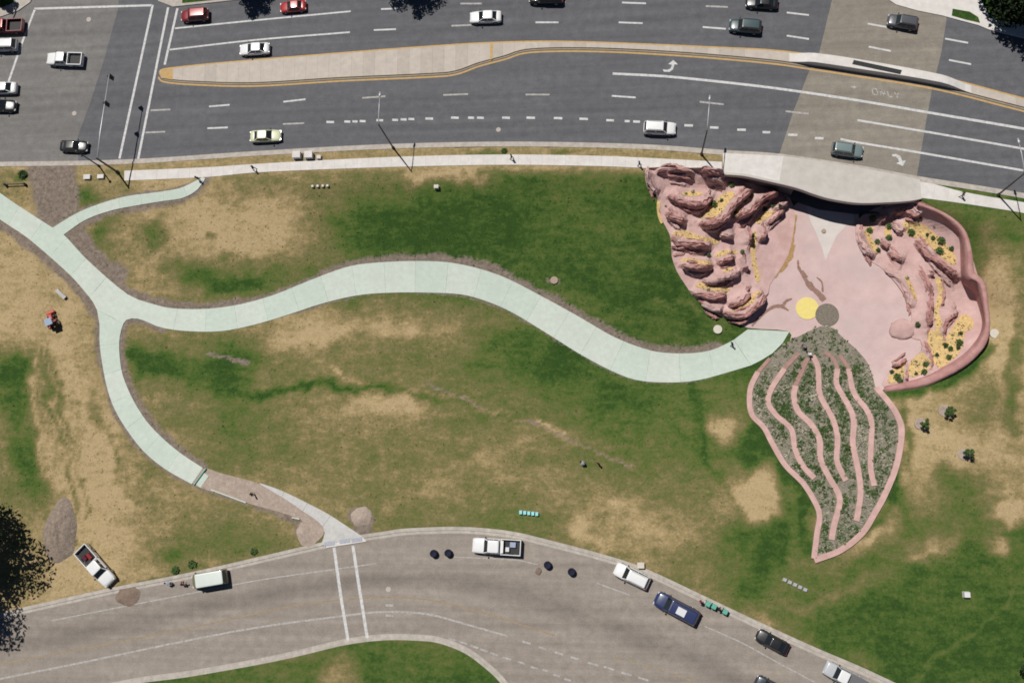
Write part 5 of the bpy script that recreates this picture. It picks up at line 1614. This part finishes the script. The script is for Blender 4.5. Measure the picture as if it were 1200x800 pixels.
# ------------------------------------------------------------------ people
def person_mesh(pose):
    """one continuous body grown over a skeleton; heights in metres"""
    J = {'pelvis': (0, 0, .95), 'waist': (0, 0, 1.10), 'chest': (0, 0, 1.32), 'neck': (0, 0, 1.47), 'head': (0.02, 0, 1.60), 'crown': (0.01, 0, 1.70)}
    R = {'pelvis': .15, 'waist': .135, 'chest': .155, 'neck': .06, 'head': .10, 'crown': .075}
    E = [('pelvis', 'waist'), ('waist', 'chest'), ('chest', 'neck'), ('neck', 'head'), ('head', 'crown')]
    st = {'stand': .06, 'walk': .24, 'bend': .10}[pose]
    for s, nm in ((1, 'l'), (-1, 'r')):
        f = st * s if pose == 'walk' else 0
        for k, pt, r in (('hip', (0, s * .10, .88), .10), ('knee', (f * .5 + .02, s * .11, .50), .065), ('ankle', (f, s * .11, .09), .048), ('toe', (f + .16, s * .12, .04), .04),
                         ('sh', (0, s * .19, 1.40), .065), ('elbow', (-.02 - f * .3, s * .27, 1.13), .046), ('wrist', (.08 - f * .5, s * .27, .90), .034), ('palm', (.10 - f * .5, s * .27, .83), .036)):
            J[nm + k] = pt; R[nm + k] = r
        E += [('pelvis', nm + 'hip'), (nm + 'hip', nm + 'knee'), (nm + 'knee', nm + 'ankle'), (nm + 'ankle', nm + 'toe'), ('chest', nm + 'sh'), (nm + 'sh', nm + 'elbow'), (nm + 'elbow', nm + 'wrist'), (nm + 'wrist', nm + 'palm')]
        bx_, by_, bz_ = J[nm + 'palm']
        for q, (dx, ln) in enumerate(((.035, .055), (.018, .085), (.002, .092), (-.014, .085), (-.028, .066))):
            J[nm + 'f%d' % q] = (bx_ + dx * 1.4 + .01, by_ - s * (.02 if q == 0 else .005), bz_ - ln); R[nm + 'f%d' % q] = .009
            E.append((nm + 'palm', nm + 'f%d' % q))
    if pose == 'bend':
        for k in list(J):
            x, y, z = J[k]
            if z > .92 and 'hip' not in k:
                a = 1.0; dz = z - .95
                J[k] = (x * math.cos(a) + dz * math.sin(a), y, .80 + dz * math.cos(a) - x * math.sin(a))
            elif k[1:] in ('wrist', 'palm') or k[1:2] == 'f' and k[2:].isdigit():
                J[k] = (x + .42, y, z - .28)
            elif 'pelvis' in k or 'hip' in k:
                J[k] = (x - .05, y, z - .12)
    names = list(J)
    me = bpy.data.meshes.new('body')
    me.from_pydata([J[k] for k in names], [(names.index(a), names.index(b)) for a, b in E], [])
    o = bpy.data.objects.new('tmp', me); COL.objects.link(o)
    o.modifiers.new('skin', 'SKIN'); 
    sub = o.modifiers.new('sub', 'SUBSURF'); sub.levels = 1; sub.render_levels = 1
    for i, k in enumerate(names):
        me.skin_vertices[0].data[i].radius = (R[k], R[k])
    me.skin_vertices[0].data[0].use_root = True
    dg = bpy.context.evaluated_depsgraph_get()
    ev = bpy.data.meshes.new_from_object(o.evaluated_get(dg))
    bpy.data.objects.remove(o)
    # clothes by nearest joint
    co = np.array([J[k] for k in names])
    idx = []
    for p in ev.polygons:
        k = names[int(np.argmin(((co - np.array(p.center)) ** 2).sum(1)))]
        kk = k[1:] if k[0] in 'lr' and k not in ('neck',) else k
        if kk in ('ankle', 'toe'): m = 3
        elif kk in ('hip', 'knee') or k == 'pelvis': m = 2
        elif kk in ('sh', 'elbow') or k in ('waist', 'chest'): m = 1
        else: m = 0
        idx.append(m)
    for _ in range(4): ev.materials.append(M['skin'])
    ev.polygons.foreach_set('material_index', idx); ev.polygons.foreach_set('use_smooth', [True] * len(idx))
    return ev, Vector(J['head']), Vector(J['crown']), Vector(J['neck'])
_pose = {}
def person(u, v, pose, shirt, trousers, face, label, z=None, hat=None):
    if pose not in _pose: _pose[pose] = person_mesh(pose)
    me, hd, cr, nk = _pose[pose]
    p = D(u, v) if z is None else G(u, v, z)
    r = empty('person', tuple(p), face)
    o = bpy.data.objects.new('body', me); COL.objects.link(o); o.parent = r
    for sl, m in zip(o.material_slots, ('skin', shirt, trousers, 'boot')):
        sl.link = 'OBJECT'; sl.material = M[m]
    ax = (cr - nk).normalized()
    back = Vector((-1, 0, 0)) if abs(ax.z) > .7 else Vector((0, 0, 1))
    mb = MB()
    bm = bmesh.new(); bmesh.ops.create_icosphere(bm, subdivisions=2, radius=.118)
    c = hd.lerp(cr, .55) + back * .025
    mb.add([tuple(x.co + c) for x in bm.verts if True], [tuple(vv.index for vv in f.verts) for f in bm.faces]); bm.free()
    mb.build('hat' if hat else 'hair', hat or 'hair', r, smooth=True)
    if hat:
        MB().lathe([(.19, 0), (.19, .015), (.05, .02)], 14, tuple(c + Vector((0, 0, -.01)))).build('hat_brim', hat, r)
    tag(r, label, 'person')
    return r
person(749, 194, 'walk', 'c_blue', 'c_navy', 0, 'person in blue on the sidewalk beside the rock petal')
person(600, 186, 'walk', 'c_black', 'c_denim', 3.1, 'person in black walking on the middle of the sidewalk')
person(299, 199, 'walk', 'c_navy', 'c_navy', 0, 'person in dark clothes on the sidewalk above the dry lawn')
person(1126, 230, 'walk', 'c_black', 'c_grey', 3.1, 'person in black on the sidewalk right of the tunnel deck')
person(857, 404, 'walk', 'c_navy', 'c_navy', .4, 'person in dark clothes walking on the path toward the plaza')
person(298, 579, 'stand', 'c_black', 'c_black', .4, 'person in black standing on the unfinished gravel path')
person(234, 211, 'stand', 'c_black', 'c_denim', 1.5, 'person in black at the upper end of the small branch path')
person(940, 405, 'bend', 'c_grey', 'c_black', -1.0, 'person bending over the mulch nearest the yellow disc')
person(949, 414, 'bend', 'c_white', 'c_black', -2.0, 'person in a white top bending at the pink ribbon walls')
person(685, 544, 'bend', 'c_lightblue', 'c_black', 2.6, 'person in pale blue shirt bending on the open lawn')
person(701, 543, 'stand', 'c_maroon', 'c_black', 1.0, 'person in dark red standing on the open lawn')
person(202, 683, 'bend', 'c_lightblue', 'c_denim', 3.0, 'person in light blue leaning over at the curb by the van', z=0)
person(215, 684, 'bend', 'c_maroon', 'c_black', .6, 'person in dark red leaning over at the curb by the van', z=0)
person(820, 703, 'stand', 'c_white', 'c_khaki', -.6, 'person in white shirt beside the row of teal bins', hat='c_red', z=0.02)
person(842, 712, 'stand', 'c_black', 'c_black', -.6, 'person in black among the row of teal bins', z=0.02)

# ------------------------------------------------------------------ small things
M['pad'] = mat('tactile_pad', (.36, .38, .43), var=.15, scale=4)
M['tan'] = mat('tan_soil', (.31, .245, .165), var=.25, scale=3, bump=.5)
M['heap'] = mat('gravel_heap', (.255, .205, .165), var=.28, scale=2.2, var2=(0.6, 3.0, (.18, .14, .11)), bump=.9, bscale=6)
M['teal'] = mat('teal_plastic', (.10, .36, .28), rough=.5, var=.1, scale=3, spec=.4)
M['cyan'] = mat('cyan_plastic', (.25, .62, .62), rough=.5, var=.08, scale=3, spec=.4)
def bin_(u, v, label, rz):
    p = G(u, v, 0)
    t = empty('wheelie_bin', tuple(p), rz)
    MB().box((0, 0, .52), (.52, .58, .96), taper=1.1).build('body', 'teal', t, bevel=.03)
    MB().box((.02, 0, 1.04), (.66, .68, .08), taper=.9).build('lid', 'teal', t, bevel=.02)
    for s in (1, -1): MB().tube([(-.26, s * .22, .12), (-.26, s * .30, .12)], .12, 10).build('wheel', 'tyre', t)
    MB().tube([(-.36, -.25, .98), (-.36, .25, .98)], .02, 6).build('handle', 'plastic', t)
    tag(t, label, 'bin', 'teal bins at the curb')
bin_(829, 706.5, 'teal bin nearest the person in the white shirt', -.5)
bin_(836, 709.5, 'teal bin just left of the person in black', -.5)
bin_(849, 715.5, 'rightmost teal bin in the curb row', -.5)
def drum(u, v, label):
    t = empty('black_drum', tuple(G(u, v, 0)))
    MB().lathe([(.44, 0), (.50, .1), (.48, .2), (.52, .45), (.48, .7), (.50, .82), (.42, .9), (.40, .86), (.02, .84)], 18).build('barrel', 'c_navy', t, smooth=True)
    MB().lathe([(.50, .40), (.535, .42), (.535, .47), (.50, .49)], 18).build('hoop', 'steel_dark', t)
    MB().tube([(.18, .1, .84), (.18, .1, .90)], .06, 8).build('bung', 'plastic', t)
    tag(t, label, 'drum', 'dark drums on the lower road')
drum(509, 648, 'leftmost dark round drum on the lower road'); drum(526, 647.5, 'dark round drum just left of the loaded white pickup')
drum(642, 661.5, 'dark round drum just right of the loaded white pickup'); drum(670, 669.5, 'dark round drum nearest the parked white SUV')
o = blob(631, 669, .42, .5, .16, None, 'soil', name='dirt_clod', seed=8); o.location.z = .02; tag(o, 'small brown clod of dirt between the dark drums', 'dirt')

def utility_box(u, v, size, m, label, rz=0, group='pale boxes on the verge', name='utility_box', z=None):
    p = D(u, v)
    t = empty(name, tuple(p), rz)
    sx, sy, sz = size
    MB().box((0, 0, .02), (sx * 1.2, sy * 1.2, .16)).build('plinth', 'curb', t)
    MB().box((0, 0, .1 + sz / 2), size, taper=.97).build('cabinet', m, t, bevel=.02)
    MB().box((0, 0, .12 + sz), (sx * 1.04, sy * 1.04, .05)).build('lid', m, t, bevel=.01)
    tag(t, label, 'box', group)
utility_box(349, 183, (1.15, .95, .7), 'walk', 'left pale utility box on the dry verge')
utility_box(363, 183, (1.15, .95, .7), 'walk', 'middle pale utility box on the dry verge')
utility_box(374.5, 185, (.6, .5, .35), 'walk', 'small right pale utility box on the dry verge')
utility_box(103, 208, (1.0, .7, .25), 'walk', 'left pale slab box by the signal corner')
utility_box(119, 207.5, (.95, .6, .25), 'walk', 'right pale slab box by the signal corner')
utility_box(512, 220, (.65, .5, .55), 'lid', 'single pale box standing on the green lawn')
for i, u in enumerate((367, 373, 379, 384.5)):
    utility_box(u, 219 - i * .2, (.30, .30, .30), 'walk', ['leftmost', 'second', 'third', 'rightmost'][i] + ' of four tiny white valve boxes on the lawn', group='white valve boxes in a row', name='valve_box')
for i in range(5):
    utility_box(610.5 + i * 4.7, 600 + i * .5, (.38, .45, .35), 'cyan', ['leftmost', 'second', 'middle', 'fourth', 'rightmost'][i] + ' of five cyan boxes on the lawn', group='cyan boxes in a row', name='cyan_box')
for i in range(5):
    utility_box(919.5 + i * 6, 679 + i * 2.9, (.42, .38, .14), 'pad', ['leftmost', 'second', 'middle', 'fourth', 'rightmost'][i] + ' of five pale slabs below the petal tip', group='pale slabs in a row', name='valve_slab', rz=-.4)
utility_box(1131.5, 696, (.7, .65, .6), 'c_white', 'white box alone on the green lawn at lower right')
utility_box(751, 662, (.85, .7, .5), 'lid', 'cream box on the grass beside the parked white SUV')
for u, v, r, m, lab in ((841, 386, .62, 'lid', 'pale round lid in the lawn below the left petal'), (1165, 391, .62, 'lid', 'pale round lid outside the red rim wall'), (649.5, 328.5, .55, 'lid_brown', 'brown round lid in the lawn above the curved path'), (965, 271, .32, 'lid_brown', 'small grey drain in the pale spike of the plaza')):
    o = disc('round_lid', u, v, r, m, .22); tag(o, lab, 'lid')
# wooden bench, rail and planks
def bench(u, v, rz):
    t = empty('park_bench', tuple(D(u, v)), rz)
    for k in range(3): MB().box((0, -.2 + k * .18, .45), (1.9, .15, .05)).build('seat_plank', 'path_new', t)
    for s in (-.75, .75): MB().box((s, 0, .2), (.1, .5, .45)).build('leg', 'steel', t)
    tag(t, 'pale backless bench on the dry grass above the tractor', 'bench')
bench(73, 345, -.72)
t = empty('low_barrier', tuple(D(19, 217)))
for s in (-1.55, 1.55): MB().box((s, 0, .35), (.28, .28, .8)).build('post', 'plastic', t)
MB().box((0, 0, .5), (3.0, .12, .16)).build('rail', 'plastic', t)
tag(t, 'low dark rail with two posts beside the bare dirt track', 'barrier')
for u, v, L, a, lab in ((268, 581, 5.5, -.34, 'long pale form board along the gravel path'), (347, 607, 1.1, -.2, 'short white board at the bend of the gravel path')):
    t = empty('form_board', tuple(D(u, v, .08)), a)
    MB().box((0, 0, .06), (L, .16, .12)).build('plank', 'path', t)
    for s in (-.4, .4): MB().box((L * s, -.12, .02), (.05, .05, .4)).build('stake', 'bark', t)
    tag(t, lab, 'board')
t = empty('edge_form', tuple(D(235, 558.5, .05)), .95)
MB().box((0, 0, .12), (2.9, .10, .3)).build('plank', 'teal', t); MB().box((-.2, -.55, .03), (2.0, .8, .05)).build('sheet', 'path_b', t)
tag(t, 'teal form board closing the end of the green path', 'board')
# ramp blocks at the crosswalk
for i, (u, v) in enumerate(((386, 636.5), (404, 633.5), (418, 632))):
    t = MB().box((0, 0, .03), (1.5, .55, .06)).build('tactile_pad', 'pad', ramp, bevel=.01); p = G(u, v, .14); t.location = p; t.rotation_euler = (0, 0, .13)
# loose piles
def pile(u, v, rx, ry, h, rz, m, name, label, seed=1, zb=None):
    p = D(u, v) if zb is None else G(u, v, zb)
    vs = [(0, 0, h)]; fs = []
    NR, NA = 9, 34
    for i in range(1, NR + 1):
        r = i / NR
        for k in range(NA):
            a = 2 * math.pi * k / NA
            e = 1 + .22 * noise3((math.cos(a) * 1.3 + seed, math.sin(a) * 1.3, seed), 1.2)
            x = rx * r * e * math.cos(a); y = ry * r * e * math.sin(a)
            z = h * (1 - r ** 1.3) * (1 + .45 * noise3((x + seed, y, 0), 1.1)) + .10 * h * noise3((x * 3, y * 3, seed), 1.6) * (r < .95) - (.06 if i == NR else 0)
            vs.append((x, y, z))
    for k in range(NA): fs.append((0, 1 + k, 1 + (k + 1) % NA))
    for i in range(NR - 1):
        for k in range(NA):
            a = 1 + i * NA + k; b = 1 + i * NA + (k + 1) % NA
            fs.append((a, a + NA, b + NA, b))
    o = link(name, mesh(name, vs, fs), m, None, smooth=True)
    o.location = p; o.rotation_euler = (0, 0, rz)
    tag(o, label, 'pile')
pile(71, 622, 2.6, 4.4, 1.2, -.05, 'heap', 'gravel_pile', 'big brown gravel pile on the dry lawn by the tree')
pile(150, 698, 1.9, 1.4, .25, .3, 'soil', 'dirt_pile', 'flat brown dirt spill on the road by the parked truck', seed=4, zb=0)
pile(357, 627, 1.2, 1.7, .30, .3, 'gravel_path', 'dirt_pile', 'pale dirt heap left of the concrete ramp', seed=6)
pile(424, 606, 1.6, 1.5, .40, .3, 'gravel_path', 'dirt_pile', 'pale dirt heap right of the concrete ramp', seed=9)
# compact tractor
p = D(64, 377)
t = empty('compact_tractor', tuple(p), math.atan2(.85, -.35))
MB().box((.62, 0, .72), (1.0, .55, .45), taper=.85).build('hood', 'tractor_red', t, bevel=.05)
MB().box((-.15, 0, .52), (1.3, .4, .3)).build('chassis', 'steel_dark', t)
MB().box((-.42, 0, .82), (.5, .5, .14)).build('seat', 'plastic', t, bevel=.03); MB().box((-.68, 0, 1.05), (.1, .5, .4)).build('backrest', 'plastic', t)
for s in (1, -1):
    MB().box((-.5, s * .52, .92), (.95, .3, .08)).build('fender', 'tractor_red', t, bevel=.02)
    w = MB().tube([(-.5, s * .48, .52), (-.5, s * .78, .52)], .52, 18).build('wheel', 'tyre', t); MB().tube([(-.5, s * .77, .52), (-.5, s * .80, .52)], .28, 12).build('rim', 'chrome', w)
    w = MB().tube([(.8, s * .36, .32), (.8, s * .56, .32)], .32, 14).build('wheel', 'tyre', t); MB().tube([(.8, s * .55, .32), (.8, s * .57, .32)], .18, 10).build('rim', 'chrome', w)
    MB().tube([(-.72, s * .45, .9), (-.72, s * .45, 1.95)], .035, 6).build('canopy_post', 'steel_dark', t)
    MB().tube([(.0, s * .45, .75), (-.1, s * .45, 1.95)], .03, 6).build('canopy_post', 'steel_dark', t)
MB().box((-.38, 0, 1.98), (1.05, 1.1, .07)).build('canopy', 'c_lightblue', t, bevel=.03)
MB().tube([(.1, 0, .9), (-.08, 0, 1.15)], .025, 6).build('steering_column', 'plastic', t)
MB().box((1.45, 0, .3), (.35, 1.25, .45)).build('loader_bucket', 'tractor_red', t, bevel=.03)
tag(t, 'small red tractor with pale canopy on the dry lawn', 'tractor')

# ------------------------------------------------------------------ weeds and tufts in the lawn: nobody could count them
M['tuft_a'] = mat('tuft_green', (.045, .078, .020), rough=.9, var=.4, scale=2, spec=.1)
M['tuft_b'] = mat('tuft_olive', (.120, .120, .045), rough=.9, var=.4, scale=2, spec=.1)
M['tuft_c'] = mat('tuft_straw', (.30, .235, .12), rough=.9, var=.35, scale=2, spec=.1)
gm = bpy.data.objects['ground'].data
_nv = len(gm.vertices)
_co = np.zeros(_nv * 3); gm.vertices.foreach_get('co', _co); _co = _co.reshape(-1, 3)
_dr = np.zeros(_nv); gm.attributes['dry'].data.foreach_get('value', _dr)
U_, V_ = to_px(_co[:, 0], _co[:, 1], _co[:, 2])
ok = (U_ > -20) & (U_ < 1220) & (V_ > 190) & (V_ < 800) & (_co[:, 2] > -4.6)
dt_ = np.interp(_co[:, 0], ex, ey) - _co[:, 1]; do_ = _co[:, 1] - np.interp(_co[:, 0], ox, oy)
ok &= (dt_ > .5) & (do_ > 1.0)
def px_in(poly):
    c = np.zeros(_nv, bool); j = len(poly) - 1
    for i in range(len(poly)):
        xi, yi = poly[i]; xj, yj = poly[j]
        if yi != yj:
            c ^= ((yi > V_) != (yj > V_)) & (U_ < (xj - xi) * (V_ - yi) / (yj - yi) + xi)
        j = i
    return c
for pl in (MAIN_UP + MAIN_LO[::-1], BR_L + BR_R[::-1], NB_U + NB_L[::-1], LP, RP, PLZ, SO_L + SO_R[::-1], gv, RU + RL[::-1], T_in + [(1036, 460), (1000, 460), (1000, 240)]):
    ok &= ~px_in(pl)
ok &= ~((U_ > 845) & (U_ < 1080) & (V_ < 300)) & ~((U_ > 1040) & (U_ < 1165) & (V_ > 240) & (V_ < 450) & (U_ < 1128))
cand = np.flatnonzero(ok)
pick = rng.choice(cand, 9000, replace=True)
mb = MB(); marks = []
for i in pick:
    x, y, z = _co[i]
    x += random.uniform(-.21, .21); y += random.uniform(-.21, .21)
    cl_ = noise3((x, y, 2.0), .35)
    if cl_ < -.1 and random.random() < .6: continue
    r = .05 + .13 * random.random() ** 2.5
    n0 = len(mb.f)
    leaf_clump(mb, (x, y, z + .02), r, 5, r * .5, flat=.5)
    g = _dr[i] + random.uniform(-.15, .20)
    marks += [0 if g < .30 else (1 if g < .62 else 2)] * (len(mb.f) - n0)
me = mb.mesh('lawn_tufts')
for m in ('tuft_a', 'tuft_b', 'tuft_c'): me.materials.append(M[m])
me.polygons.foreach_set('material_index', marks)
tag(link('lawn_tufts', me), 'scattered grass tufts and weeds over the lawn', 'grass', kind='stuff')

# manhole covers in the roads
for u, v, r, lab in ((104, 23, .38, 'round pale manhole cover in the top of the crossing'), (87, 133, .36, 'round pale manhole cover in the crossing near the black sedan'), (584, 152, .34, 'round manhole cover in the lane above the sidewalk'), (455, 690, .36, 'round manhole cover on the lower road beside the crosswalk')):
    o = MB().lathe([(r, .004), (r, .014), (r * .86, .018), (r * .8, .012), (.02, .014)], 20).build('manhole_cover', 'median_b'); o.location = G(u, v, 0); tag(o, lab, 'manhole cover')

# put every root Empty that still stands at the origin at the base of what it carries
bpy.context.view_layer.update()
for r in [o for o in COL.objects if o.type == 'EMPTY' and o.parent is None and o.location.length < 1e-6]:
    pts_ = [c.matrix_world @ Vector(b) for c in r.children for b in c.bound_box]
    if not pts_: continue
    mid = Vector(((min(p.x for p in pts_) + max(p.x for p in pts_)) / 2, (min(p.y for p in pts_) + max(p.y for p in pts_)) / 2, min(p.z for p in pts_)))
    r.location = mid
    for c in r.children:
        c.location = c.location - mid
